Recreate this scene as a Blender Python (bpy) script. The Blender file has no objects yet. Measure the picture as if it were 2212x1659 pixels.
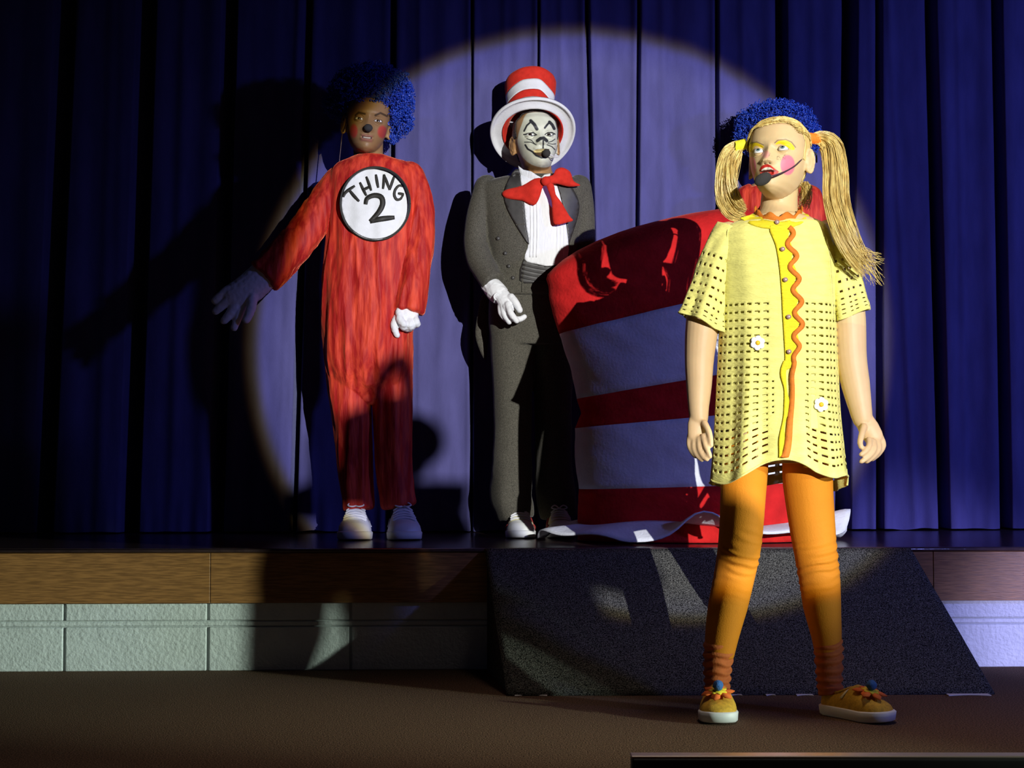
import bpy, bmesh, math, random
from mathutils import Vector, Matrix, noise, geometry
from mathutils.bvhtree import BVHTree
from math import sin, cos, pi, sqrt, atan, atan2, exp, radians, hypot

# ------------------------------------------------------------------ camera
F, CX, CY, ZC = 3300.0, 1106.0, 829.5, 0.662
TH = atan((960 - 829.5) / F)
scn = bpy.context.scene
COL = scn.collection
cam_d = bpy.data.cameras.new('camera'); cam = bpy.data.objects.new('camera', cam_d); COL.objects.link(cam)
cam_d.sensor_width = 36; cam_d.lens = F / 2212 * 36; cam_d.clip_start = 0.05; cam_d.clip_end = 60
cam.location = (0, 0, ZC); cam.rotation_euler = (pi / 2 + TH, 0, 0)
scn.camera = cam
scn.view_settings.view_transform = 'Standard'; scn.view_settings.look = 'None'
scn.view_settings.gamma = 1; scn.view_settings.use_curve_mapping = False
scn.view_settings.exposure = 0.0

# ------------------------------------------------------------------ world and lights
w = bpy.data.worlds.new('world'); scn.world = w; w.use_nodes = True
w.node_tree.nodes['Background'].inputs[0].default_value = (0.30, 0.34, 0.62, 1)
w.node_tree.nodes['Background'].inputs[1].default_value = 0.011

def aim(o, target):
    o.rotation_euler = (Vector(target) - o.location).to_track_quat('-Z', 'Y').to_euler()

def lamp(name, typ, loc, target, energy, color, **kw):
    d = bpy.data.lights.new(name, typ); d.energy = energy; d.color = color
    for k, v in kw.items(): setattr(d, k, v)
    o = bpy.data.objects.new(name, d); COL.objects.link(o); o.location = loc; aim(o, target)
    return o

# follow spot: hard edged disc of light with the coloured fringe of its lens
SPOT_LOC = Vector((2.85, -3.7, 2.05)); SPOT_AIM = Vector((0.256, 5.33, 1.040)); SPOT_R = 0.1172
spot = lamp('follow_spot', 'SPOT', SPOT_LOC, SPOT_AIM, 3900, (1, 1, 1), spot_size=radians(20), spot_blend=0.0, shadow_soft_size=0.018)
sd = spot.data; sd.use_nodes = True
nt = sd.node_tree; em = nt.nodes['Emission']
tc = nt.nodes.new('ShaderNodeTexCoord'); sp = nt.nodes.new('ShaderNodeSeparateXYZ')
nt.links.new(tc.outputs['Normal'], sp.inputs[0])
def mnode(op, a, b=None):
    n = nt.nodes.new('ShaderNodeMath'); n.operation = op
    for i, q in enumerate((a, b)):
        if q is None: continue
        if isinstance(q, (int, float)): n.inputs[i].default_value = q
        else: nt.links.new(q, n.inputs[i])
    return n.outputs[0]
rr = mnode('SQRT', mnode('ADD', mnode('MULTIPLY', sp.outputs[0], sp.outputs[0]), mnode('MULTIPLY', sp.outputs[1], sp.outputs[1])))
rr = mnode('DIVIDE', rr, mnode('ABSOLUTE', sp.outputs[2]))
rr = mnode('DIVIDE', rr, SPOT_R * 1.1)
cr = nt.nodes.new('ShaderNodeValToRGB'); nt.links.new(rr, cr.inputs[0])
e = cr.color_ramp.elements
e[0].position = 0.0; e[0].color = (1.0, 0.985, 0.93, 1)
e[1].position = 1.0; e[1].color = (0, 0, 0, 1)
for p, c in ((0.80, (0.95, 0.95, 0.95, 1)), (0.872, (0.70, 0.70, 0.86, 1)), (0.890, (0.50, 0.43, 0.13, 1)), (0.908, (0.16, 0.09, 0.01, 1)), (0.922, (0, 0, 0, 1))):
    n = e.new(p); n.color = c
nt.links.new(cr.outputs[0], em.inputs[0]); em.inputs[1].default_value = 1.0

# blue stage wash from the right, dim greenish side light low on the right, weak warm house light
lamp('blue_wash', 'SPOT', (4.0, 1.9, 1.9), (1.9, 5.4, 0.65), 290, (0.22, 0.26, 1.0), spot_size=radians(76), spot_blend=1.0, shadow_soft_size=0.12)
lamp('side_light', 'SPOT', (4.0, 1.7, 0.75), (-2.1, 4.6, 0.09), 1250, (0.83, 1.0, 0.82), spot_size=radians(17), spot_blend=1.0, shadow_soft_size=0.05)
lamp('right_light', 'SPOT', (3.3, 1.6, 0.45), (1.80, 4.55, 0.10), 620, (0.52, 0.50, 0.95), spot_size=radians(17), spot_blend=0.9, shadow_soft_size=0.08)
lamp('house_light', 'SPOT', (0.8, 3.5, 3.5), (0.55, 2.3, 0.0), 105, (1.0, 0.80, 0.66), spot_size=radians(80), spot_blend=1.0, shadow_soft_size=0.3)

# ------------------------------------------------------------------ projection helpers (photo pixel -> point at a real depth)
def at(px, py, Y):
    u = (px - CX) / F; v = -(py - CY) / F
    dy = cos(TH) - v * sin(TH); dz = sin(TH) + v * cos(TH); k = Y / dy
    return Vector((u * k, Y, ZC + dz * k))
def proj(p):
    y, z = p[1], p[2] - ZC
    d = y * cos(TH) + z * sin(TH); v = -y * sin(TH) + z * cos(TH)
    return (CX + F * p[0] / d, CY - F * v / d)
def on_z(px, py, Z):
    a = at(px, py, 1.0); k = (Z - ZC) / (a.z - ZC)
    return Vector((a.x * k, k, Z))
def camdir(px, py):
    a = at(px, py, 1.0); return Vector((a.x, 1.0, a.z - ZC)).normalized()
def interp(tab, x):
    if x <= tab[0][0]: return tab[0][1:]
    for a, b in zip(tab, tab[1:]):
        if x <= b[0]:
            t = (x - a[0]) / (b[0] - a[0]); t = t * t * (3 - 2 * t) * 0.5 + t * 0.5
            return tuple(p + (q - p) * t for p, q in zip(a[1:], b[1:]))
    return tab[-1][1:]
def g2(x, s): return exp(-x * x / (2 * s * s))
def clamp(x, a=0.0, b=1.0): return max(a, min(b, x))
def sst(a, b, x):
    t = clamp((x - a) / (b - a)); return t * t * (3 - 2 * t)

# ------------------------------------------------------------------ object helpers
OFF = {}
def shade(me):
    me.polygons.foreach_set('use_smooth', [True] * len(me.polygons)); me.update()
def empty(name, loc, label, cat, group=None):
    o = bpy.data.objects.new(name, None); COL.objects.link(o); o.location = loc; o.empty_display_size = 0.1
    o['label'] = label; o['category'] = cat
    if group: o['group'] = group
    OFF[o] = Vector(loc); return o
def obj(name, me, mat, parent=None, smooth=True, label=None, cat=None, kind=None, thick=None, offset=-1, group=None, origin=None):
    if smooth: shade(me)
    o = bpy.data.objects.new(name, me); COL.objects.link(o)
    me.name = name
    if mat and not me.materials: me.materials.append(mat)
    if parent is not None:
        off = OFF[parent]; me.transform(Matrix.Translation(-off)); o.parent = parent; OFF[o] = off
    else:
        off = Vector(origin) if origin is not None else Vector((0, 0, 0))
        me.transform(Matrix.Translation(-off)); o.location = off; OFF[o] = off
    if label: o['label'] = label
    if cat: o['category'] = cat
    if kind: o['kind'] = kind
    if group: o['group'] = group
    if thick:
        m = o.modifiers.new('solid', 'SOLIDIFY'); m.thickness = thick; m.offset = offset
    return o

class G:
    def __init__(s): s.v = []; s.f = []; s.c = None
    def add(s, vs, fs):
        n = len(s.v); s.v += [Vector(q) for q in vs]; s.f += [tuple(i + n for i in q) for q in fs]; return s
    def loft(s, rings, cap=True, closed=True):
        n = len(rings[0]); vs = [p for r in rings for p in r]; fs = []
        m = n if closed else n - 1
        for i in range(len(rings) - 1):
            for j in range(m):
                k = (j + 1) % n; fs.append((i * n + j, i * n + k, (i + 1) * n + k, (i + 1) * n + j))
        if cap and closed:
            fs.append(tuple(reversed(range(n)))); b = (len(rings) - 1) * n; fs.append(tuple(b + j for j in range(n)))
        return s.add(vs, fs)
    def tube(s, pts, radii, n=12, cap=True, flat=1.0, side=None, sub=1, ends='rr'):
        """tube along pts; radii per point; flat scales the depth radius; rounded ends"""
        P = [Vector(p) for p in pts]; R = list(radii) if hasattr(radii, '__len__') else [radii] * len(P)
        if sub > 1:
            NP, NR = [], []
            for i in range(len(P) - 1):
                p0 = P[max(i - 1, 0)]; p1 = P[i]; p2 = P[i + 1]; p3 = P[min(i + 2, len(P) - 1)]
                for k in range(sub):
                    t = k / sub
                    NP.append(0.5 * ((2 * p1) + (p2 - p0) * t + (2 * p0 - 5 * p1 + 4 * p2 - p3) * t * t + (3 * p1 - p0 - 3 * p2 + p3) * t ** 3))
                    NR.append(R[i] + (R[i + 1] - R[i]) * t)
            NP.append(P[-1]); NR.append(R[-1]); P, R = NP, NR
        if cap:      # rounded ends
            d0 = (P[0] - P[1]).normalized(); d1 = (P[-1] - P[-2]).normalized()
            pre = [(P[0] + d0 * R[0] * a, R[0] * b) for a, b in ((0.95, 0.3), (0.7, 0.7), (0.35, 0.93))]
            post = [(P[-1] + d1 * R[-1] * a, R[-1] * b) for a, b in ((0.35, 0.93), (0.7, 0.7), (0.95, 0.3))]
            if ends[0] == 'f': pre = []
            if ends[1] == 'f': post = []
            P = [a for a, b in pre] + P + [a for a, b in post]; R = [b for a, b in pre] + R + [b for a, b in post]
        rings = []; ref = Vector(side) if side is not None else Vector((0, -1, 0))
        for i, p in enumerate(P):
            t = (P[min(i + 1, len(P) - 1)] - P[max(i - 1, 0)]).normalized()
            a = ref - t * ref.dot(t)
            if a.length < 1e-3: a = t.orthogonal()
            a.normalize(); b = t.cross(a); ref = a if side is None else ref
            rings.append([p + a * (R[i] * flat * cos(2 * pi * k / n)) + b * (R[i] * sin(2 * pi * k / n)) for k in range(n)])
        return s.loft(rings, cap)
    def ell(s, c, r, M=None, nu=20, nv=12):
        rings = []
        for i in range(nv + 1):
            a = -pi / 2 + pi * (0.02 + 0.96 * i / nv); rings.append([])
            for k in range(nu):
                q = Vector((r[0] * cos(a) * cos(2 * pi * k / nu), r[1] * cos(a) * sin(2 * pi * k / nu), r[2] * sin(a)))
                rings[-1].append((M @ q if M else q) + Vector(c))
        return s.loft(rings)
    def box(s, a, b, M=None, ch=0.0):
        x0, y0, z0 = a; x1, y1, z1 = b
        vs = [Vector(q) for q in ((x0, y0, z0), (x1, y0, z0), (x1, y1, z0), (x0, y1, z0), (x0, y0, z1), (x1, y0, z1), (x1, y1, z1), (x0, y1, z1))]
        if M: vs = [M @ q for q in vs]
        return s.add(vs, [(3, 2, 1, 0), (4, 5, 6, 7), (0, 1, 5, 4), (1, 2, 6, 5), (2, 3, 7, 6), (3, 0, 4, 7)])
    def mesh(s, name='m'):
        me = bpy.data.meshes.new(name); me.from_pydata([tuple(q) for q in s.v], [], s.f); me.validate(); me.update(); return me
    def remesh(s, voxel, sm=2, fac=0.5):
        o = bpy.data.objects.new('tmp', s.mesh()); COL.objects.link(o)
        m = o.modifiers.new('r', 'REMESH'); m.mode = 'VOXEL'; m.voxel_size = voxel
        if sm: q = o.modifiers.new('s', 'SMOOTH'); q.iterations = sm; q.factor = fac
        dg = bpy.context.evaluated_depsgraph_get(); me = bpy.data.meshes.new_from_object(o.evaluated_get(dg))
        old = o.data; bpy.data.objects.remove(o); bpy.data.meshes.remove(old); me.materials.clear(); return me

def displace(me, fn):
    me.update()
    nrm = [Vector(v.normal) for v in me.vertices]
    for v, n in zip(me.vertices, nrm):
        v.co = v.co + fn(v.co.copy(), n)
    me.update()
def paint(me, fn, name='Col'):
    a = me.color_attributes.new(name, 'FLOAT_COLOR', 'POINT')
    buf = []
    for v in me.vertices: c = fn(v.co, v.normal); buf += [c[0], c[1], c[2], 1.0]
    a.data.foreach_set('color', buf)
def bvh(*mes):
    V, P = [], []
    for me in mes:
        n = len(V); V += [v.co.copy() for v in me.vertices]; P += [tuple(i + n for i in p.vertices) for p in me.polygons]
    return BVHTree.FromPolygons(V, P)

def densify(poly, step, closed=True):
    out = []; n = len(poly)
    for i in range(n if closed else n - 1):
        a = poly[i]; b = poly[(i + 1) % n]; d = hypot(b[0] - a[0], b[1] - a[1]); k = max(1, int(d / step))
        for j in range(k): out.append((a[0] + (b[0] - a[0]) * j / k, a[1] + (b[1] - a[1]) * j / k))
    if not closed: out.append(poly[-1])
    return out
def smooth_poly(poly, k=4, closed=True):
    out = []; n = len(poly)
    for i in range(n if closed else n - 1):
        g = (lambda j: poly[j % n]) if closed else (lambda j: poly[max(0, min(n - 1, j))])
        p0, p1, p2, p3 = g(i - 1), g(i), g(i + 1), g(i + 2)
        for j in range(k):
            t = j / k
            out.append(tuple(0.5 * (2 * b + (c - a) * t + (2 * a - 5 * b + 4 * c - d) * t * t + (3 * b - a - 3 * c + d) * t ** 3) for a, b, c, d in zip(p0, p1, p2, p3)))
    if not closed: out.append(tuple(poly[-1]))
    return out
def inside(poly, x, y):
    r = False; n = len(poly); j = n - 1
    for i in range(n):
        xi, yi = poly[i][:2]; xj, yj = poly[j][:2]
        if (yi > y) != (yj > y) and x < (xj - xi) * (y - yi) / (yj - yi) + xi: r = not r
        j = i
    return r
def dseg(p, a, b):
    ax, ay = a[:2]; bx, by = b[:2]; dx, dy = bx - ax, by - ay; L = dx * dx + dy * dy
    t = clamp(((p[0] - ax) * dx + (p[1] - ay) * dy) / L) if L else 0
    return hypot(p[0] - ax - t * dx, p[1] - ay - t * dy)
def dline(p, pts): return min(dseg(p, a, b) for a, b in zip(pts, pts[1:]))
def fill(poly, step):
    b = densify(poly, step); n = len(b)
    x0 = min(p[0] for p in b); x1 = max(p[0] for p in b); y0 = min(p[1] for p in b); y1 = max(p[1] for p in b)
    pts = [Vector(p) for p in b]; cl = list(b) + [b[0]]
    y = y0 + step / 2; r = 0
    while y < y1:
        x = x0 + step / 2 + (step / 2 if r % 2 else 0)
        while x < x1:
            if inside(b, x, y) and dline((x, y), cl) > step * 0.45: pts.append(Vector((x, y)))
            x += step
        y += step * 0.87; r += 1
    ed = [(i, (i + 1) % n) for i in range(n)]
    V, E, FF, _, _, _ = geometry.delaunay_2d_cdt(pts, ed, [], 1, 1e-4)
    return [tuple(v) for v in V], [tuple(f) for f in FF], cl
def drape(poly, step, tree, off, Yd=4.9, fb=None):
    """lay a flat shape, given in photo pixels, on the cloth below it (true surface points)"""
    V, FF, _ = fill(poly, step); g = G(); vs = []
    for x, y in V:
        d = camdir(x, y); h = tree.ray_cast(Vector((0, 0, ZC)), d)
        p = h[0] if h[0] is not None else at(x, y, fb if fb else Yd)
        vs.append(p - d * off)
    # faces towards the camera
    fs = []
    for f in FF:
        n = (vs[f[1]] - vs[f[0]]).cross(vs[f[2]] - vs[f[0]]); fs.append(f if n.y < 0 else tuple(reversed(f)))
    g.add(vs, fs); return g.mesh()
def ribbon(pts, w, step=3):
    P = densify(smooth_poly(pts, 4, False), step, False); L, R = [], []
    for i, p in enumerate(P):
        a = P[max(i - 1, 0)]; b = P[min(i + 1, len(P) - 1)]; dx, dy = b[0] - a[0], b[1] - a[1]; l = hypot(dx, dy) or 1
        ww = w(i / (len(P) - 1)) if callable(w) else w
        L.append((p[0] - dy / l * ww, p[1] + dx / l * ww)); R.append((p[0] + dy / l * ww, p[1] - dx / l * ww))
    return L, R
def drape_ribbon(pts, w, tree, off, Yd=4.9, step=3, nw=2, fb=None):
    L, R = ribbon(pts, w, step); vs = []; fs = []; m = nw + 1
    for a, b in zip(L, R):
        for k in range(m):
            x = a[0] + (b[0] - a[0]) * k / nw; y = a[1] + (b[1] - a[1]) * k / nw; d = camdir(x, y)
            h = tree.ray_cast(Vector((0, 0, ZC)), d); p = h[0] if h[0] is not None else at(x, y, fb if fb else Yd)
            vs.append(p - d * off)
    for i in range(len(L) - 1):
        for k in range(nw): fs.append((i * m + k, i * m + k + 1, (i + 1) * m + k + 1, (i + 1) * m + k))
    g = G(); n = (vs[1] - vs[0]).cross(vs[m] - vs[0])
    if n.y > 0: fs = [tuple(reversed(f)) for f in fs]
    g.add(vs, fs); return g.mesh()
def puff(poly, step, Yf, thick, g=None, wob=0.0, seed=0):
    """a soft, padded piece with thickness: outline in photo pixels, Yf gives its real depth"""
    V, FF, cl = fill(poly, step); g = g or G(); n = len(V); fr, bk = [], []
    mx = max(dline(v, cl) for v in V) or 1
    for x, y in V:
        d = dline((x, y), cl) / mx; t = thick * sqrt(max(0.0, 1 - (1 - d) ** 2)) + 0.0006
        Y = Yf(x, y) + wob * noise.noise(Vector((x * 0.05, y * 0.05, seed)))
        fr.append(at(x, y, Y - t)); bk.append(at(x, y, Y + t * 0.5))
    b = densify(poly, step); nb = len(b); fs = []
    for f in FF:
        nn = (fr[f[1]] - fr[f[0]]).cross(fr[f[2]] - fr[f[0]]); q = f if nn.y < 0 else tuple(reversed(f))
        fs.append(q); fs.append(tuple(reversed([i + n for i in q])))
    # rim: the boundary edges
    cnt = {}
    for f in fs[::2]:
        for i in range(len(f)):
            a, c = f[i], f[(i + 1) % len(f)]; cnt[(a, c)] = 1
    for (a, c) in list(cnt):
        if (c, a) not in cnt: fs.append((c, a, a + n, c + n))
    g.add(fr + bk, fs); return g

# ------------------------------------------------------------------ materials
def soft(poly, x, y, w=0.8):
    d = dline((x, y), list(poly) + [poly[0]])
    return sst(-w, w, d if inside(poly, x, y) else -d)
def mixc(a, b, k): return tuple(p + (q - p) * k for p, q in zip(a, b))
def mat(name, col, rough=0.7, attr=False, nscale=0, namt=0.15, bump=0, bscale=200, sheen=0, sheen_tint=None, spec=0.5, metal=0, stretch=(1, 1, 1), col2=None, coat=0, sss=0, em=0, trans=0, ndet=4, contrast=(0.3, 0.7)):
    m = bpy.data.materials.new(name); m.use_nodes = True; t = m.node_tree; b = t.nodes['Principled BSDF']
    b.inputs['Base Color'].default_value = (*col, 1); b.inputs['Roughness'].default_value = rough
    b.inputs['Metallic'].default_value = metal; b.inputs['Specular IOR Level'].default_value = spec
    if coat: b.inputs['Coat Weight'].default_value = coat
    if sss: b.inputs['Subsurface Weight'].default_value = sss; b.inputs['Subsurface Radius'].default_value = (0.012, 0.004, 0.002); b.inputs['Subsurface Scale'].default_value = 0.6
    if sheen:
        b.inputs['Sheen Weight'].default_value = sheen; b.inputs['Sheen Roughness'].default_value = 0.35
        if sheen_tint: b.inputs['Sheen Tint'].default_value = (*sheen_tint, 1)
    if trans: b.inputs['Transmission Weight'].default_value = trans
    tcn = t.nodes.new('ShaderNodeTexCoord'); mp = t.nodes.new('ShaderNodeMapping'); t.links.new(tcn.outputs['Object'], mp.inputs[0]); mp.inputs['Scale'].default_value = stretch
    src = None
    if attr:
        a = t.nodes.new('ShaderNodeVertexColor'); a.layer_name = 'Col'; src = a.outputs[0]
    if nscale:
        n = t.nodes.new('ShaderNodeTexNoise'); n.inputs['Scale'].default_value = nscale; n.inputs['Detail'].default_value = ndet; t.links.new(mp.outputs[0], n.inputs[0])
        if attr:
            mx = t.nodes.new('ShaderNodeMix'); mx.data_type = 'RGBA'; mx.blend_type = 'MULTIPLY'; mx.inputs[0].default_value = 1
            r = t.nodes.new('ShaderNodeMapRange'); r.inputs[1].default_value = contrast[0]; r.inputs[2].default_value = contrast[1]; r.inputs[3].default_value = 1 - namt; r.inputs[4].default_value = 1 + namt * 0.5
            t.links.new(n.outputs[0], r.inputs[0]); t.links.new(src, mx.inputs[6]); t.links.new(r.outputs[0], mx.inputs[7]); src = mx.outputs[2]
        else:
            r = t.nodes.new('ShaderNodeValToRGB'); c2 = col2 or tuple(c * (1 - namt) for c in col); c1 = col if col2 else tuple(min(1, c * (1 + namt)) for c in col)
            r.color_ramp.elements[0].position = contrast[0]; r.color_ramp.elements[1].position = contrast[1]
            r.color_ramp.elements[0].color = (*c2, 1); r.color_ramp.elements[1].color = (*c1, 1); t.links.new(n.outputs[0], r.inputs[0]); src = r.outputs[0]
    if src: t.links.new(src, b.inputs['Base Color'])
    if bump:
        n2 = t.nodes.new('ShaderNodeTexNoise'); n2.inputs['Scale'].default_value = bscale; n2.inputs['Detail'].default_value = 5; t.links.new(mp.outputs[0], n2.inputs[0])
        bp = t.nodes.new('ShaderNodeBump'); bp.inputs['Strength'].default_value = 1; bp.inputs['Distance'].default_value = bump; t.links.new(n2.outputs[0], bp.inputs['Height']); t.links.new(bp.outputs[0], b.inputs['Normal'])
    return m

M = dict(
    carpet=mat('brown_carpet', (0.135, 0.082, 0.052), 0.95, nscale=260, namt=0.75, bump=0.004, bscale=300, spec=0.1, ndet=8, contrast=(0.35, 0.65)),
    stage=mat('dark_polished_boards', (0.075, 0.045, 0.045), 0.16, nscale=30, namt=0.3, stretch=(1, 12, 1), bump=0.0004, bscale=60, spec=0.6),
    fascia=mat('oak_fascia', (0.40, 0.185, 0.060), 0.42, nscale=9, namt=0.5, stretch=(2.2, 1, 30), col2=(0.23, 0.105, 0.036), bump=0.0006, bscale=16, ndet=9, contrast=(0.38, 0.62)),
    block=mat('painted_block', (0.70, 0.75, 0.75), 0.5, nscale=18, namt=0.06, bump=0.0035, bscale=85, spec=0.5),
    mortar=mat('painted_mortar', (0.5, 0.53, 0.53), 0.6, bump=0.001, bscale=150),
    curtain=mat('blue_velvet', (0.095, 0.090, 0.252), 0.95, nscale=9, namt=0.14, stretch=(2.5, 2.5, 0.6), bump=0.0012, bscale=380, sheen=0.25, sheen_tint=(0.6, 0.65, 1.0), spec=0.08),
    ramp=mat('black_carpet', (0.25, 0.25, 0.22), 0.97, nscale=330, namt=0.9, bump=0.006, bscale=330, spec=0.08, ndet=8, col2=(0.010, 0.010, 0.010), contrast=(0.40, 0.68)),
    skin_light=mat('pale_skin', (1, 1, 1), 0.5, attr=True, nscale=25, namt=0.05, sss=0.10, spec=0.35),
    skin=mat('skin', (1, 1, 1), 0.5, attr=True, nscale=25, namt=0.06, sss=0.05, spec=0.35),
    eye=mat('eye', (1, 1, 1), 0.12, attr=True, spec=0.6),
    velvet=mat('red_crushed_velvet', (0.74, 0.065, 0.028), 0.62, nscale=11, namt=0.3, stretch=(5, 5, 0.8), bump=0.004, bscale=16, sheen=0.9, sheen_tint=(1.0, 0.24, 0.12), spec=0.3, col2=(0.40, 0.010, 0.010), ndet=5, contrast=(0.40, 0.66)),
    felt_red=mat('red_felt', (0.62, 0.03, 0.018), 0.9, nscale=60, namt=0.12, bump=0.0008, bscale=420, sheen=0.3, sheen_tint=(1, 0.3, 0.2), spec=0.15),
    felt_white=mat('white_felt', (0.74, 0.74, 0.76), 0.9, nscale=40, namt=0.05, bump=0.0008, bscale=420, spec=0.15),
    prop_red=mat('red_fleece', (0.56, 0.018, 0.018), 0.92, nscale=22, namt=0.16, bump=0.0022, bscale=90, sheen=0.2, sheen_tint=(1, 0.25, 0.2), spec=0.1),
    prop_white=mat('white_fleece', (0.72, 0.74, 0.80), 0.92, nscale=22, namt=0.06, bump=0.0015, bscale=120, spec=0.1),
    wig=mat('blue_tinsel', (0.02, 0.085, 0.62), 0.32, nscale=90, namt=0.5, spec=0.7, col2=(0.012, 0.03, 0.34)),
    wig_core=mat('dark_blue_cap', (0.008, 0.015, 0.13), 0.8),
    white=mat('white_cloth', (0.80, 0.81, 0.84), 0.75, nscale=50, namt=0.04, bump=0.0006, bscale=260, spec=0.3),
    ink=mat('black_ink', (0.02, 0.018, 0.015), 0.6),
    tux=mat('charcoal_wool', (0.082, 0.076, 0.060), 0.85, nscale=320, namt=0.45, bump=0.0006, bscale=500, sheen=0.2, spec=0.2),
    satin=mat('black_satin', (0.035, 0.032, 0.030), 0.5, spec=0.5, nscale=60, namt=0.2),
    shirt=mat('white_shirt', (0.80, 0.81, 0.83), 0.7, nscale=60, namt=0.05, bump=0.0012, bscale=90, stretch=(2.5, 1, 0.6)),
    knit=mat('pale_yellow_knit', (0.80, 0.75, 0.22), 0.85, nscale=26, namt=0.10, bump=0.0020, bscale=110, stretch=(0.8, 0.8, 3.2), spec=0.2, sheen=0.15),
    knit_in=mat('dull_yellow_slip', (0.80, 0.73, 0.24), 0.9, nscale=30, namt=0.1),
    knit_bright=mat('bright_yellow_knit', (0.86, 0.70, 0.015), 0.8, nscale=60, namt=0.1, bump=0.0015, bscale=200, stretch=(0.5, 1, 5)),
    rick=mat('orange_knit', (0.62, 0.17, 0.008), 0.8, bump=0.001, bscale=220, nscale=80, namt=0.15),
    legging=mat('orange_leggings', (0.60, 0.205, 0.012), 0.72, nscale=10, namt=0.06, bump=0.0006, bscale=300, sheen=0.3, sheen_tint=(1, 0.4, 0.1), spec=0.15),
    sock=mat('rust_sock', (0.50, 0.12, 0.02), 0.85, bump=0.001, bscale=200, nscale=60, namt=0.1),
    hair=mat('blonde_hair', (0.95, 0.78, 0.30), 0.36, nscale=14, namt=0.3, stretch=(6, 6, 0.7), col2=(0.60, 0.40, 0.10), spec=0.7, ndet=6),
    dark_hair=mat('black_hair', (0.02, 0.014, 0.012), 0.6, bump=0.002, bscale=300),
    elastic_y=mat('yellow_band', (0.85, 0.80, 0.03), 0.7), elastic_o=mat('orange_band', (0.95, 0.22, 0.01), 0.7),
    mic=mat('black_foam', (0.03, 0.028, 0.026), 0.9, bump=0.0008, bscale=500), wire=mat('dark_wire', (0.06, 0.03, 0.05), 0.35, spec=0.6),
    wire_w=mat('pale_wire', (0.75, 0.72, 0.72), 0.4),
    button=mat('pearl_button', (0.34, 0.20, 0.17), 0.3), gold=mat('flower_centre', (0.90, 0.50, 0.01), 0.6),
    shoe_y=mat('mustard_canvas', (0.62, 0.36, 0.03), 0.85, nscale=120, namt=0.2, bump=0.0006, bscale=300), rubber=mat('white_rubber', (0.78, 0.80, 0.78), 0.55, nscale=25, namt=0.07),
    leather=mat('white_leather', (0.70, 0.72, 0.78), 0.5, nscale=20, namt=0.06), canvas=mat('cream_canvas', (0.80, 0.76, 0.50), 0.8, bump=0.0005, bscale=300), stripe=mat('red_stripe', (0.35, 0.03, 0.03), 0.7),
    pom=mat('blue_pompom', (0.04, 0.13, 0.36), 0.95, bump=0.003, bscale=200), petal=mat('orange_felt_petal', (0.80, 0.16, 0.02), 0.85), petal2=mat('yellow_felt_petal', (0.85, 0.65, 0.03), 0.85),
    black=mat('black_vinyl', (0.012, 0.014, 0.016), 0.55, nscale=30, namt=0.2), strip=mat('satin_metal_strip', (0.62, 0.55, 0.5), 0.35, metal=0.7), paper=mat('white_paper', (0.7, 0.7, 0.68), 0.8),
)
# ------------------------------------------------------------------ the setting
S = 0.357
YW = lambda x: 4.515 + 0.033 * x          # stage front
YC = lambda x: 5.34 + 0.07 * x            # curtain face
g = G(); g.add([(-4.5, -5.0, 0), (4.5, -5.0, 0), (4.5, 4.75, 0), (-4.5, 4.75, 0)], [(0, 1, 2, 3)])
obj('floor', g.mesh(), M['carpet'], smooth=False, kind='structure')
g = G()
def slab(g, x0, x1, ya, yb, z0, z1, fr=YW):
    vs = [(x0, fr(x0) + ya, z0), (x1, fr(x1) + ya, z0), (x1, fr(x1) + yb, z0), (x0, fr(x0) + yb, z0)]
    vs += [(p[0], p[1], z1) for p in vs]
    g.add(vs, [(3, 2, 1, 0), (4, 5, 6, 7), (0, 1, 5, 4), (1, 2, 6, 5), (2, 3, 7, 6), (3, 0, 4, 7)]); return g
slab(g, -4, 4, 0.012, 1.75, 0.20, S)
o = obj('stage_floor', g.mesh(), M['stage'], smooth=False, kind='structure')
# nosing with a small round over
g = G(); rings = []
for x in (-4, 4):
    rings.append([Vector((x, YW(x) - 0.004 + 0.008 * cos(a) * 1.2, S - 0.006 + 0.0065 * sin(a))) for a in [2 * pi * k / 12 for k in range(12)]])
g.loft(rings); obj('trim_1', g.mesh(), M['stage'], kind='structure')
# fascia boards
fr = bpy.data.objects.new('trim_2', None); COL.objects.link(fr); fr['kind'] = 'structure'; OFF[fr] = Vector((0, 0, 0))
xs = [-4, -2.55, (460 - CX) / 733 , 1.25, 2.9, 4]
for a, b in zip(xs, xs[1:]):
    g = G(); slab(g, a + 0.0008, b - 0.0008, -0.006, 0.012, 0.199, S - 0.0125)
    o = obj('board', g.mesh(), M['fascia'], fr, smooth=False); bv = o.modifiers.new('b', 'BEVEL'); bv.width = 0.0012
# block wall
wf = G(); slab(wf, -4, 4, 0.022, 0.2, 0, 0.199)
wf = obj('wall_front', wf.mesh(), M['mortar'], smooth=False, kind='structure')
ms = {}
x = (145 - CX) / 735 - 6 * 0.4165
rnd = random.Random(4)
while x < 3.9:
    for z0, z1 in ((0.0, 0.127), (0.147, 0.1985)):
        g = G(); dd = rnd.uniform(-0.0008, 0.0008)
        if x > -4: slab(g, x + 0.004, x + 0.4125, 0.014 + dd, 0.03, z0, z1)
        else: continue
        o = obj('block', g.mesh(), M['block'], wf, smooth=False); bv = o.modifiers.new('b', 'BEVEL'); bv.width = 0.003; bv.segments = 2
    x += 0.4165
g = G(); slab(g, -4, 4, 0.0165, 0.03, 0.1305, 0.1435); o = obj('joint_band', g.mesh(), M['block'], wf, smooth=False); bv = o.modifiers.new('b', 'BEVEL'); bv.width = 0.002

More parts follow.
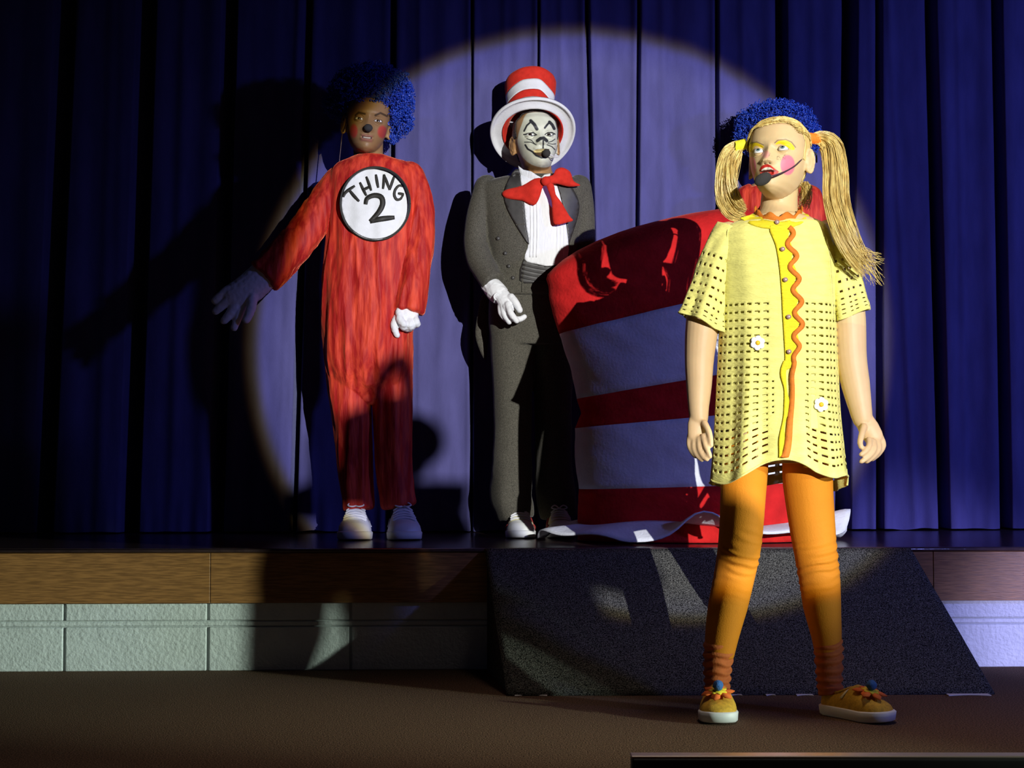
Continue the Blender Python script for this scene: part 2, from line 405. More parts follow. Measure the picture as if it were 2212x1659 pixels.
# ------------------------------------------------------------------ curtain
GR = [(-220, -270, 30, .12), (-40, -80, 26, .10), (141, 106, 25, .15), (315, 286, 23, .15), (492, 470, 18, .13), (662, 634, 9, .10), (845, 838, 8, .08), (1018, 1018, 4.2, .055), (1165, 1160, 3.8, .05),
      (1273, 1300, 5.5, .07), (1388, 1376, 5.0, .06), (1562, 1560, 5, .06), (1708, 1706, 15, .11), (1864, 1838, 20, .15), (1929, 1920, 9, .07), (2049, 2066, 15, .14), (2200, 2208, 15, .13), (2340, 2370, 20, .12), (2500, 2540, 20, .12)]
RD = [(240, 225, 9, .010), (395, 375, 9, .010), (905, 905, 5, .007), (960, 962, 16, .010), (1090, 1080, 6, .006), (1216, 1222, 5, .006), (1443, 1448, 8, .008), (1505, 1500, 20, .010), (1620, 1620, 6, .006), (1953, 2002, 5, .009), (2110, 2116, 6, .008), (1780, 1785, 7, .006), (640, 600, 5, .005), (765, 760, 12, .01)]
def curtain_depth(px, v):
    d = 0.012 * noise.noise(Vector((px * 0.011, v * 0.8, 3.1))) + 0.007 * noise.noise(Vector((px * 0.03, v * 1.2, 7.7)))
    for t, b, hw, D in GR:
        c = b + (t - b) * v; q = clamp(1 - abs(px - c) / hw)
        if q > 0: d += D * sst(0, 0.75, q)
        d -= 0.010 * g2(px - c - hw * 1.7, hw * 0.6 + 3) + 0.010 * g2(px - c + hw * 1.7, hw * 0.6 + 3)
    for t, b, hw, D in RD:
        c = b + (t - b) * v; d -= D * g2(px - c, hw)
    k = sst(0.10, 0.0, v)
    d += k * 0.010 * noise.noise(Vector((px * 0.05, 0.3, 1.7)))
    return d
g = G(); NR = 54; cols = []
px = -420.0
while px < 2640:
    cols.append(px); dmin = min(abs(px - (b + t) / 2) - hw for t, b, hw, D in GR)
    px += 1.6 if dmin < 14 else 4.5
vs = []
for i in range(NR + 1):
    v = i / NR
    for px in cols:
        x = (px - CX) / 625; vz = v ** 1.25
        z = S + 0.004 + 0.006 * (noise.noise(Vector((px * 0.02, 5, 5))) + 0.3) * (1 - v) + 2.75 * vz
        vs.append((x, YC(x) + curtain_depth(px, min(1, vz * 1.5)), z))
n = len(cols); fs = [(i * n + j, i * n + j + 1, (i + 1) * n + j + 1, (i + 1) * n + j) for i in range(NR) for j in range(n - 1)]
g.add(vs, fs)
obj('stage_curtain', g.mesh(), M['curtain'], label='deep blue velvet stage curtain hanging in tall pleats at the back of the stage', cat='curtain')
# dark back wall behind curtain
g = G(); g.box((-4.5, 6.22, 0), (4.5, 6.3, 3.3)); obj('wall_back', g.mesh(), M['black'], smooth=False, kind='structure')

# ------------------------------------------------------------------ carpeted ramp
A = at(1048, 1184, YW(-0.08)); B = at(1965, 1184, YW(1.17)); Cc = on_z(1095, 1501, 0.003); D = on_z(2149, 1498, 0.003)
A.z = B.z = S - 0.002
A.y = YW(A.x) - 0.012; B.y = YW(B.x) - 0.012
rp = empty('ramp', ((A.x + B.x) / 2, 4.3, 0), 'wide black carpeted ramp leaning from the brown floor up to the stage edge', 'ramp')
g = G(); N1, N2 = 60, 24; tv = []
for i in range(N2 + 1):
    for j in range(N1 + 1):
        s_ = i / N2; t_ = j / N1; p = (A.lerp(B, t_)).lerp(Cc.lerp(D, t_), s_); p = p + Vector((0, -0.001, 0.0025)) * noise.noise(p * 7); tv.append(p)
g.add(tv, [(i * (N1 + 1) + j, (i + 1) * (N1 + 1) + j, (i + 1) * (N1 + 1) + j + 1, i * (N1 + 1) + j + 1) for i in range(N2) for j in range(N1)])
obj('carpet_top', g.mesh(), M['ramp'], rp, thick=0.012)
for P, Q, nm in ((A, Cc, -1), (B, D, 1)):
    g = G(); ins = Vector((-0.006 * nm, 0, 0)); b0 = Vector((P.x, P.y, 0.001))
    tri = [P + Vector((0, 0, -0.012)), Vector((Q.x, Q.y + 0.02, 0.001)), b0]
    g.add([p + ins for p in tri] + [p + ins * 3 for p in tri], [(0, 1, 2), (5, 4, 3), (0, 3, 4, 1), (1, 4, 5, 2), (2, 5, 3, 0)])
    obj('side_panel', g.mesh(), M['ramp'], rp, smooth=False)
for a, b in ((1112, 1182), (1578, 1604), (1656, 1676), (1722, 1758), (2050, 2142)):
    pts = [on_z(a + (b - a) * k / 6, 1503 - 2.0 * sin(pi * k / 6), 0.002) for k in range(7)]
    g = G(); vs = []
    for k, p in enumerate(pts): vs += [p + Vector((0, 0, -0.0008)), p + Vector((0, 0.03, -0.0008)), p + Vector((0, 0.03, 0.0012)), p + Vector((0, 0.002, 0.0012))]
    g.add(vs, [(4 * k + j, 4 * k + (j + 1) % 4, 4 * k + 4 + (j + 1) % 4, 4 * k + 4 + j) for k in range(6) for j in range(4)])
    obj('underlay_edge', g.mesh(), M['paper'], rp, smooth=False, label='white underlay scrap showing below ramp')

# ------------------------------------------------------------------ low black box at the front right
P = on_z(1365, 1636, 0.082)
lb = empty('low_box', (P.x + 0.8, P.y + 0.06, 0), 'low black box with a thin shiny edge strip in the right foreground', 'box')
g = G(); g.box((P.x, P.y, 0), (P.x + 1.7, P.y + 0.04, 0.079)); o = obj('body', g.mesh(), M['black'], lb, smooth=False); bv = o.modifiers.new('b', 'BEVEL'); bv.width = 0.004; bv.segments = 2
g = G(); g.box((P.x - 0.001, P.y + 0.003, 0.0788), (P.x + 1.7, P.y + 0.036, 0.084)); o = obj('edge_strip', g.mesh(), M['strip'], lb, smooth=False, label='thin shiny metal strip'); bv = o.modifiers.new('b', 'BEVEL'); bv.width = 0.0015

# ------------------------------------------------------------------ giant striped hat standing on the stage
HY = 4.85
hp = empty('giant_striped_hat', (*at(1500, 1170, HY)[:2], S), 'waist-high red and white striped stovepipe hat prop of sagging fleece, standing on the stage', 'stage prop')
# level: left px, left py, right px, right py, front depth, back depth
LV = [(1246, 1166, 1764, 1166), (1246, 1133, 1762, 1128), (1250, 1056, 1758, 1040), (1243, 985, 1754, 955), (1242, 925, 1750, 880), (1256, 893, 1748, 850), (1250, 862, 1742, 780), (1230, 790, 1728, 690), (1210, 722, 1708, 610), (1190, 655, 1680, 540), (1177, 603, 1650, 480)]
def hat_ring(l, n=96, k=1.0, puffy=0.0):
    a = at(l[0], l[1], HY); b = at(l[2], l[3], HY); c = (a + b) / 2; h = (b - a) / 2 * k
    out = []
    for i in range(n):
        t = 2 * pi * i / n; p = c + h * cos(t) + Vector((0, -0.152 * sin(t) * k, 0))
        wv = 0.010 * noise.noise(Vector((p.x * 5, p.z * 9, 2 + p.y))) + 0.006 * noise.noise(Vector((p.x * 14 + p.z * 22, p.z * 8, p.y * 4)))
        out.append(p + Vector((cos(t), -sin(t), 0)) * wv)
    return out
def lv(i, m=5):
    return [tuple(a + (b - a) * k / m for a, b in zip(LV[i], LV[i + 1])) for k in range(m)]
def band(i0, i1, material, label, cap=None, sub=6):
    rs = []
    for i in range(i0, i1): rs += lv(i, sub)
    rs.append(LV[i1]); rings = [hat_ring(l) for l in rs]
    if cap:
        l = LV[i1]
        for q, (kk, up) in enumerate(((0.985, 10), (0.94, 20), (0.86, 32), (0.74, 44), (0.58, 53), (0.38, 59), (0.16, 61), (0.02, 62))):
            c = tuple(l); rings.append(hat_ring((l[0] + up * 0.1, l[1] - up, l[2] + up * 0.1, l[3] - up), k=kk))
    g = G(); g.loft(rings, cap=False); me = g.mesh()
    o = obj('stripe_band', me, material, hp, label=label, thick=0.004, offset=1); return me
band(0, 2, M['prop_red'], 'lowest red band'); band(2, 4, M['prop_white'], 'lower white band'); band(4, 6, M['prop_red'], 'middle red band')
band(6, 8, M['prop_white'], 'upper white band'); band(8, 10, M['prop_red'], 'top red band with domed crown', cap=True)
# brim
OUT = [(0, 1824, 1158, 5.0), (18, 1815, 1150, 4.86)]
g = G(); rings = []; n = 120
cb = at(1500, 1166, HY)
for k in range(9):
    s_ = k / 8; ring = []
    for i in range(n):
        t = 2 * pi * i / n
        rx = 0.362 + (0.125 + 0.012 * sin(3 * t)) * s_; ry = 0.150 + (0.095 if sin(t) > 0 else 0.02) * s_
        if cos(t) < 0: rx += 0.008 * s_
        wv = 0.012 + 0.016 * sin(5 * t + 1.1) + 0.012 * sin(9 * t + 0.4)
        # one tall fold near the front
        fold = 0.062 * g2((t - 1.60), 0.13) + 0.050 * g2(t - 0.15, 0.22) + 0.020 * g2(t - 0.95, 0.3) + 0.004
        z = S + 0.004 + max(0, wv) * s_ + fold * s_ * (1.1 - 0.1 * s_) + 0.060 * (1 - s_) ** 0.8 * (0.9 + 0.15 * sin(4 * t))
        ring.append(Vector((cb.x + rx * cos(t), HY - ry * sin(t), z)))
    rings.append(ring)
g.loft(rings, cap=False); obj('brim', g.mesh(), M['prop_white'], hp, label='white wavy felt brim', thick=0.005, offset=1)
# ------------------------------------------------------------------ people: head
HW = [(-.104, .006, .058, .010), (-.100, .020, .070, -.010), (-.092, .034, .079, .000), (-.075, .047, .084, .030), (-.055, .0565, .085, .060), (-.03, .064, .0855, .080), (0, .0695, .083, .090), (.03, .0725, .087, .094), (.06, .069, .079, .084), (.085, .051, .056, .060), (.098, .028, .030, .034), (.104, .006, .006, .008)]
def head_rings(nt=64, grow=1.0, nz=44):
    rings = []
    for i in range(nz + 1):
        z = -.104 + .208 * (0.5 - 0.5 * cos(pi * i / nz)); w_, f, b = interp(HW, z)
        ring = []
        for k in range(nt):
            a = 2 * pi * k / nt; sx = sin(a); cy = cos(a)
            x = w_ * math.copysign(abs(sx) ** 0.92, sx); y = -f * abs(cy) ** 0.86 if cy > 0 else b * abs(cy) ** 0.95
            ring.append(Vector((x, y, z)) * grow)
        rings.append(ring)
    return rings
def face_relief(x, z, P):
    d = 0.0
    ax = abs(x)
    t = clamp((0.010 - z) / 0.046)                                        # nose from bridge to tip
    if z < 0.016 and z > -0.050:
        amp = 0.003 + 0.0165 * t ** 1.4; sx = 0.0058 + 0.0045 * t
        fall = 1.0 if z > -0.036 else g2(z + 0.036, 0.0042)
        top = sst(0.016, 0.0, z)
        d += amp * g2(x, sx) * fall * top
    d += 0.0065 * g2(ax - 0.0115, 0.0052) * g2(z + 0.0365, 0.0055)          # nostril wings
    d -= 0.0095 * g2(ax - 0.031, 0.0135) * g2(z - 0.001, 0.0095)            # sockets
    d -= 0.004 * g2(ax - 0.014, 0.006) * g2(z - 0.004, 0.009)
    d += 0.0030 * g2(ax - 0.028, 0.018) * g2(z - 0.020, 0.0065)             # brow
    d += 0.0040 * g2(ax - 0.040, 0.015) * g2(z + 0.030, 0.016)              # cheeks
    d += 0.0055 * g2(x, 0.020) * g2(z + 0.060, 0.013)                       # muzzle
    d -= 0.0028 * g2(x, 0.018) * g2(z + 0.0765, 0.0045)
    d += 0.0055 * g2(x, 0.014) * g2(z + 0.089, 0.010)                       # chin
    return d
def face_fine(x, z, P):
    d = 0.0; mo = P.get('open', 0.0); mx = x - P.get('mouth_x', 0.0); mw = P.get('mouth_w', 0.0175)
    zt = -0.0575 + mo * 0.5; zb = -0.0675 - mo * 0.6; curve = P.get('smile', 0.0) * (mx / mw) ** 2
    k = sst(mw * 1.25, mw * 0.75, abs(mx))
    d += 0.0040 * g2(z - zt - curve, 0.0030) * k * (1 - 0.25 * g2(mx, 0.003))
    d += 0.0046 * g2(z - zb - curve, 0.0036) * k
    d -= (0.0042 + 0.35 * mo) * g2(z - (zt + zb) / 2 - curve, 0.0017 + mo * 0.42) * sst(mw * 1.1, mw * 0.6, abs(mx))
    d -= 0.0012 * g2(x, 0.0028) * g2(z + 0.0495, 0.004)
    d -= 0.0035 * g2(abs(x) - 0.0062, 0.0024) * g2(z + 0.0415, 0.0018)
    d += 0.0012 * g2(abs(x) - 0.031, 0.013) * g2(z - 0.0085, 0.0022)
    return d
def ear(g, Mh, s, tilt=0.35):
    R = Matrix.Rotation(s * (pi / 2 - 0.55) , 4, 'Z')
    c = Vector((s * 0.0690, 0.008, -0.008)); pts = []; dd = Vector((s * .37, .93, 0)); nn = Vector((-s * .93, .37, 0)) ; Me = Matrix((( -s*.93, s * .37, 0), (.37, .93, 0), (0, 0, 1)))
    for k in range(15):
        a = -1.9 + 4.6 * k / 14
        q = Vector((0.0, 0.0, 0.0)); yy = 0.0165 * cos(a) * (1.0 if a > 0 else 0.85); zz = 0.030 * sin(a)
        pts.append(Mh @ (c + Vector((s * (0.004 + 0.010 * clamp((yy + 0.012) / 0.028)), yy * 0.9, zz))))
    g.tube(pts, [0.0036] * len(pts), 8)
    g.ell(Mh @ (c + Vector((s * 0.0065, 0.0035, 0.002))), (0.0028, 0.0165, 0.0285), Mh.to_3x3() @ Me, 16, 10)
    g.ell(Mh @ (c + Vector((s * 0.004, -.003, 0.002))), (0.006, 0.010, 0.020), Mh.to_3x3() @ Me, 14, 8)
    g.tube([Mh @ (c + Vector((s * (.0095 + .35 * yy), yy, zz))) for yy, zz in ((.008, .014), (.004, .006), (.0045, -.006), (.000, -.016))], [.0030] * 4, 8, sub=3)
    g.ell(Mh @ (c + Vector((s * 0.003, -0.001, -0.022))), (0.0045, 0.007, 0.009), Mh.to_3x3(), 10, 6)
def headM(c, yaw, pitch, roll, sc=1.0):
    """yaw>0 turns the face to image right, pitch>0 lifts the chin, roll>0 leans clockwise in the image"""
    R = Matrix.Rotation(roll, 4, 'Y') @ Matrix.Rotation(yaw, 4, 'Z') @ Matrix.Rotation(-pitch, 4, 'X')
    return Matrix.Translation(c) @ R @ Matrix.Scale(sc, 4)
EYE_C = Vector((0.031, -0.0655, 0.0)); EYE_R = 0.0128
def add_head(g, Mh, P, ears=(-1, 1)):
    rs = head_rings(); out = []
    for r in rs:
        q = []
        for p in r:
            p = p.copy()
            if p.y < 0: p.y -= face_relief(p.x, p.z, P) * sst(0.0, 0.035, -p.y)
            q.append(Mh @ p)
        out.append(q)
    g.loft(out)
    for s in ears: ear(g, Mh, s)
def finish_head(me, Mh, P, sub=True):
    """refine the head part of the body surface: finer faces, lips, lids"""
    inv = Mh.inverted()
    if sub:
        bm = bmesh.new(); bm.from_mesh(me); bm.verts.ensure_lookup_table()
        sel = set()
        for v in bm.verts:
            q = inv @ v.co
            if q.y < P.get('suby', -0.030) and -0.115 < q.z < 0.075 and abs(q.x) < 0.085: sel.add(v)
        ed = [e_ for e_ in bm.edges if e_.verts[0] in sel and e_.verts[1] in sel]
        bmesh.ops.subdivide_edges(bm, edges=ed, cuts=1, use_grid_fill=True)
        sel = set()
        for v in bm.verts:
            q = inv @ v.co
            if q.y < -0.045 and -0.092 < q.z < 0.034 and abs(q.x) < 0.056: sel.add(v)
        ed = [e_ for e_ in bm.edges if e_.verts[0] in sel and e_.verts[1] in sel]
        bmesh.ops.subdivide_edges(bm, edges=ed, cuts=1, use_grid_fill=True)
        def inr(v):
            q = inv @ v.co; return q.y < -0.045 and -0.092 < q.z < 0.034 and abs(q.x) < 0.056
        sel = [v for v in bm.verts if inr(v)]
        for _ in range(2): bmesh.ops.smooth_vert(bm, verts=list(sel), factor=.5, use_axis_x=True, use_axis_y=True, use_axis_z=True)
        bm.to_mesh(me); bm.free()
    ax = (Mh.to_3x3() @ Vector((0, -1, 0))).normalized(); sc = Mh.to_scale()[0]
    ho, hu, hl = 0.0150, P.get('lid_up', 0.0050), P.get('lid_lo', 0.0042)
    for v in me.vertices:
        q = inv @ v.co
        if q.y > -0.03 or q.z < -0.12 or q.z > 0.08: continue
        q.y -= face_fine(q.x, q.z, P)
        s = 1 if q.x > 0 else -1; dx = q.x - s * EYE_C.x; dz = q.z - EYE_C.z; r = hypot(dx, dz * 1.12)
        if r < 0.0185:
            rad = 0.0142; ys = EYE_C.y - sqrt(max(0.0, rad * rad - min(r, rad * 0.93) ** 2))
            k = sst(0.0175, 0.0115, r)
            q.y = q.y * (1 - k) + min(q.y, ys) * k if ys < q.y else q.y * (1 - 0.5 * k) + ys * 0.5 * k
            h = (hu if dz > 0 else hl) * sqrt(max(0.0, 1 - (dx / 0.0132) ** 2))
            if abs(dx) < 0.0132:
                o_ = sst(h + 0.0010, h - 0.0008, abs(dz)); q.y += 0.0075 * o_
        v.co = Mh @ q
    me.update()
def eyes(Mh, parent, gaze=(0, 0), iris=(0.03, 0.015, 0.008), white=(0.80, 0.79, 0.76), nm='eye'):
    for s in (-1, 1):
        g = G(); g.ell((0, 0, 0), (EYE_R,) * 3, Matrix.Rotation(pi / 2, 3, 'X'), 48, 44); me = g.mesh()
        gd = Vector((gaze[0], -1, gaze[1])).normalized()
        def col(p, n):
            a = gd.angle(p.normalized())
            return (0.005, 0.005, 0.006) if a < 0.20 else iris if a < 0.47 else white
        paint(me, col); me.transform(Mh @ Matrix.Translation(Vector((s * EYE_C.x, EYE_C.y, EYE_C.z))))
        obj(nm, me, M['eye'], parent)

def strands(g, centre, radf, n, rnd, thick=0.0011, wav=0.006, seg=26, flare=1.0, flat=0.7, locks=15):
    C0 = [Vector(p) for p in smooth_poly([tuple(c) for c in centre], 6, False)]; m = len(C0)
    LK = [(rnd.uniform(0, 2 * pi), sqrt(rnd.random()) * .85, rnd.uniform(0, 6.28), rnd.uniform(0, 6.28), rnd.uniform(.84, 1.0), rnd.uniform(3.5, 6.5)) for _ in range(locks)]
    for i in range(n):
        la, lr, ph, ph2, LL, fr = LK[i % locks]; a = rnd.uniform(0, 2 * pi); r = sqrt(rnd.random()) * rnd.uniform(.22, .42); L = LL * rnd.uniform(.93, 1.0); pts = []; rad = []
        ox = lr * cos(la) + r * cos(a); oy = lr * sin(la) + r * sin(a)
        for k in range(seg):
            t = k / (seg - 1) * L; idx = t * (m - 1); j = min(int(idx), m - 2); p = C0[j].lerp(C0[j + 1], idx - j)
            tan = (C0[j + 1] - C0[j]).normalized(); u = tan.cross(Vector((0, 1, 0))).normalized(); v = u.cross(tan)
            R = radf(t); ww = wav * sst(0.05, .5, t)
            p = p + u * (R * ox) + v * (R * oy * flat) + u * ww * (sin(ph + fr * t) - sin(ph) * .5) * .7 + v * ww * sin(ph2 + fr * t) * .7 + u * .0012 * sin(i + 14 * t)
            pts.append(p); rad.append(thick * (1 - 0.6 * t))
        g.tube(pts, rad, 3, cap=False)
    return g
def make_wig(parent, c, r, rnd, n=1500, name='wig', M3=None, lumps=(), cut=None, label=None, size=1.0):
    g = G(); g.ell(c, tuple(q * 0.86 for q in r), None, 40, 26)
    core = g.mesh()
    bm = bmesh.new(); bm.from_mesh(core)
    if cut: bmesh.ops.delete(bm, geom=[f for f in bm.faces if cut(f.calc_center_median())], context='FACES')
    bm.to_mesh(core); bm.free()
    g = G(); k = 0
    while k < n:
        d = Vector((rnd.gauss(0, 1), rnd.gauss(0, 1), rnd.gauss(0, 1))).normalized()
        rad = 1 + 0.07 * noise.noise(d * 2.7 + Vector((n * 0.01, 0, 0)))
        if rnd.random() < 0.25: rad *= rnd.uniform(1.0, 1.1)
        else: rad *= rnd.uniform(0.84, 1.02)
        base = Vector(c)
        p = base + Vector((d.x * r[0], d.y * r[1], d.z * r[2])) * rad
        if lumps and rnd.random() < 0.25:
            lc, lr = rnd.choice(lumps); p = Vector(lc) + Vector((d.x * lr[0], d.y * lr[1], d.z * lr[2])) * rnd.uniform(0.6, 1.05)
        if cut and cut(p): continue
        k += 1
        t = Vector((rnd.gauss(0, 1), rnd.gauss(0, 1), rnd.gauss(0, 1))); t = (t - d * t.dot(d) * 0.5).normalized(); u = t.orthogonal().normalized(); v = t.cross(u)
        cr_ = rnd.uniform(0.0025, 0.0050) * size; turns = rnd.uniform(0.7, 1.5); L = rnd.uniform(0.008, 0.020) * size; pts = []
        for q in range(9):
            a = turns * 2 * pi * q / 8; pts.append(p + u * cr_ * cos(a) + v * cr_ * sin(a) + t * L * (q / 8 - 0.5))
        g.tube(pts, [0.0015 * size] * 9, 4, flat=.45, cap=False)
    w_ = obj(name, g.mesh(), M['wig'], parent, label=label)
    obj('wig_cap', core, M['wig_core'], w_)
    return w_

# ------------------------------------------------------------------ shoes
def shoe(parent, heel, dirv, L, W, kind, H=0.062, rnd=None):
    """heel: ground point, dirv: horizontal direction of the toe"""
    d = Vector((dirv[0], dirv[1], 0)).normalized(); r = Vector((d.y, -d.x, 0)); U = Vector((0, 0, 1)); heel = Vector(heel)
    st = 0.026 if kind != 'canvas' else 0.024
    WT = [(0, .50), (.06, .78), (.2, .80), (.45, .84), (.70, 1.0), (.86, .90), (.95, .60), (1.0, .22)]
    def wid(t):
        if t > .80: return interp(WT, .80)[0] * sqrt(max(0.0, 1 - ((t - .80) / .20) ** 2)) ** .9
        if t < .10: return interp(WT, .10)[0] * sqrt(max(0.0, 1 - ((.10 - t) / .10) ** 2)) ** .8
        return interp(WT, t)[0]
    g = G(); rings = []
    for z, gr in ((0.0, .93), (0.004, 1.0), (st - 0.003, 1.03), (st, 0.98)):
        ring = []
        for k in range(64):
            a = 2 * pi * k / 64; t = 0.5 - 0.5 * cos(a); wq = wid(t)
            ring.append(heel + d * (L * (t - .5) * gr + L * .5) + r * (W / 2 * wq * gr * (1 if a < pi else -1) ) + U * (z + 0.004 * sst(.7, 1, t)))
        rings.append(ring)
    g.loft(rings); parts = [('sole', g.mesh(), M['rubber'])]
    HT = {'slip': [(0, .050), (.08, .056), (.25, .046), (.38, .052), (.50, .066), (.62, .055), (.8, .036), (.94, .026), (1, .006)],
          'sneak': [(0, .058), (.08, .066), (.25, .066), (.45, .082), (.60, .062), (.78, .044), (.93, .032), (1, .008)],
          'canvas': [(0, .055), (.08, .064), (.25, .060), (.45, .078), (.60, .062), (.78, .042), (.93, .030), (1, .006)]}[kind]
    def sec(t, grow=0.0, a0=0.0, a1=pi, n=18):
        wq = max(.02, wid(t)) * W / 2 * 0.96 + grow; h = interp(HT, t)[0] * (L / 0.22) + grow; out = []
        for k in range(n + 1):
            a = a0 + (a1 - a0) * k / n; cx = cos(a); sz = sin(a)
            narrow = 1 - 0.30 * sz ** 2 * (1 - t)
            out.append(heel + d * (L * (0.015 + 0.965 * t)) + r * (wq * math.copysign(abs(cx) ** .75, cx) * narrow) + U * (st * 0.8 + h * abs(sz) ** .8))
        return out
    g = G(); rings = [sec(t / 22) for t in range(23)]; g.loft(rings, cap=False, closed=False)
    g.add(rings[0], [tuple(range(19))]); g.add(rings[-1], [tuple(reversed(range(19)))]);
    parts.append(('upper', g.mesh(), {'slip': M['shoe_y'], 'sneak': M['leather'], 'canvas': M['canvas']}[kind]))
    objs = {}
    so = obj('shoe', parts[1][1], parts[1][2], parent, label={'slip': 'mustard slip-on shoe', 'sneak': 'white leather sneaker', 'canvas': 'cream canvas sneaker'}[kind])
    obj('sole', parts[0][1], parts[0][2], so)
    def top(t, a, gr=0.002):
        q = sec(t, gr, a, a, 1); return q[0]
    if kind in ('sneak', 'canvas'):
        g = G()
        for k in range(5):
            t = .46 + .07 * k
            g.tube([top(t, pi / 2 + x_, 0.004) for x_ in (-.62, -.3, 0, .3, .62)], 0.0028, 6)
            g.tube([top(t + .035 * (x_ / .6), pi / 2 + x_, 0.0035) for x_ in (-.6, -.3, 0, .3, .6)], 0.0022, 6)
        for s in (-1, 1):
            b = top(.46, pi / 2, .006); g.tube([b, b + r * s * .014 + U * .010, b + r * s * .026 + U * .002 + d * .006, b + r * s * .012 - U * .002 + d * .012, b + d * .004], .0024, 6, sub=3)
        obj('laces', g.mesh(), M['white'], so)
        g = G(); g.loft([sec(t, 0.0022, 0.0, pi) for t in (.80, .84, .88, .92, .96, 1.0)], cap=False, closed=False)
        if kind == 'canvas':
            obj('toe_cap', g.mesh(), M['rubber'], so)
            for s in (0, 1):
                g = G(); P_ = []
                for q in range(8):
                    t = .30 + .45 * q / 7; a = (.30 + .25 * sin(q * 1.0)); a = a if s == 0 else pi - a; P_.append(top(t, a, .0022))
                g.tube(P_, .0028, 6); obj('stripe', g.mesh(), M['stripe'], so, label='dark red side stripe')
        else:
            obj('toe_panel', g.mesh(), M['leather'], so)
            for s in (0, 1):
                g = G(); g.tube([top(.12 + .5 * q / 7, (.55 - .3 * q / 7) if s == 0 else pi - (.55 - .3 * q / 7), .0015) for q in range(8)], .0022, 6); obj('side_stitching', g.mesh(), M['leather'], so)
    if kind == 'slip':
        g = G(); c = top(.28, pi / 2, -.006)
        # opening rim, elastic gore and the felt flower with its pompom
        ring = []
        for k in range(24):
            a = 2 * pi * k / 24; t = .22 + .19 * cos(a); ring.append(top(t, pi / 2 + .62 * sin(a), .0015))
        g.tube(ring + ring[:1], .0032, 6, cap=False); obj('opening_rim', g.mesh(), M['shoe_y'], so)
        for s in (-1, 1):
            g = G(); q = [top(.40, pi / 2 + s * .62, .0016), top(.46, pi / 2 + s * .58, .0016), top(.40, pi / 2 + s * 1.08, .0016), top(.36, pi / 2 + s * 1.05, .0016)]
            g.add(q, [(0, 1, 2, 3)]); obj('elastic_gore', g.mesh(), M['canvas'], so, thick=.001, label='pale elastic gore')
        g = G(); f0 = top(.70, pi / 2, .004); nrm = (U * .92 + d * .25).normalized(); e1 = r; e2 = nrm.cross(e1)
        for k in range(6):
            a = 2 * pi * k / 6 + .3; dd = e1 * cos(a) + e2 * sin(a); tt = nrm.cross(dd)
            outl = [f0 + nrm * .001, f0 + dd * .014 + tt * .009 + nrm * .002, f0 + dd * .030 + tt * .011 - nrm * .001, f0 + dd * .042 - nrm * .003, f0 + dd * .030 - tt * .011 - nrm * .001, f0 + dd * .014 - tt * .009 + nrm * .002]
            gg = G(); gg.add(outl, [(0, 1, 2, 3, 4, 5)]); obj('petal', gg.mesh(), M['petal'], so, thick=.003, label='orange felt petal')
        gg = G(); ring = []
        for k in range(28):
            a = 2 * pi * k / 28; rr_ = .019 + .004 * cos(7 * a); ring.append(f0 + (e1 * cos(a) + e2 * sin(a)) * rr_ + nrm * .006)
        gg.add(ring, [tuple(range(28))]); obj('flower_disc', gg.mesh(), M['petal2'], so, thick=.003, label='yellow felt disc')
        gg = G(); gg.ell(f0 + nrm * .018, (.0125,) * 3, None, 16, 12); me = gg.mesh(); displace(me, lambda p, n: n * .0016 * noise.noise(p * 260)); obj('pompom', me, M['pom'], so, label='blue pompom')
    return so
# ------------------------------------------------------------------ clothing helpers
def hring(xl, xr, py, Y, f, b, n=64, ex=0.85, tilt=0.0):
    a = at(xl, py, Y); c_ = at(xr, py, Y); c = (a + c_) / 2; h = (c_.x - a.x) / 2; out = []
    for k in range(n):
        t = 2 * pi * k / n; sx = math.copysign(abs(cos(t)) ** ex, cos(t)); sy = math.copysign(abs(sin(t)) ** ex, sin(t))
        out.append(Vector((c.x + h * sx, Y - (f if sy > 0 else b) * sy, c.z + (a.z - c_.z) / 2 * -sx + tilt * sy)))
    return out
def hloft(g, rows, Y, n=48, sub=4):
    """rows: (py, xl, xr, front, back)"""
    R = smooth_poly(rows, sub, False)
    g.loft([hring(r[1], r[2], r[0], Y, r[3], r[4], n) for r in R]); return g
def limb(g, pts, Y, n=20, sub=4, flat=1.0, ends='rr', side=None):
    """pts: (px, py, dy, radius px)"""
    P = [at(p[0], p[1], Y + p[2]) for p in pts]; R = [p[3] * (Y + p[2]) / F for p in pts]
    g.tube(P, R, n, sub=sub, flat=flat, ends=ends, side=side); return g
def folds(me, amp, sx=9, sz=1.6, seed=0.0, fine=0.0, lean=0.0, mask=None):
    def fn(p, n):
        q = Vector(((p.x + lean * p.z) * sx, p.y * sx, p.z * sz + seed))
        d = noise.noise(q) + 0.5 * noise.noise(q * 2.1 + Vector((5, 2, 1)))
        d = amp * (1 - 2 * abs(d)) * 0.8
        if fine: d += fine * noise.noise(Vector((p.x * 60, p.y * 60, p.z * 22 + seed)))
        if mask: d *= mask(p)
        return n * d
    displace(me, fn); return me
def hand(g, Y, palm, fingers, flat=0.72):
    limb(g, palm, Y, 16, 4, flat=flat)
    for f_ in fingers: limb(g, f_, Y, 10, 3)
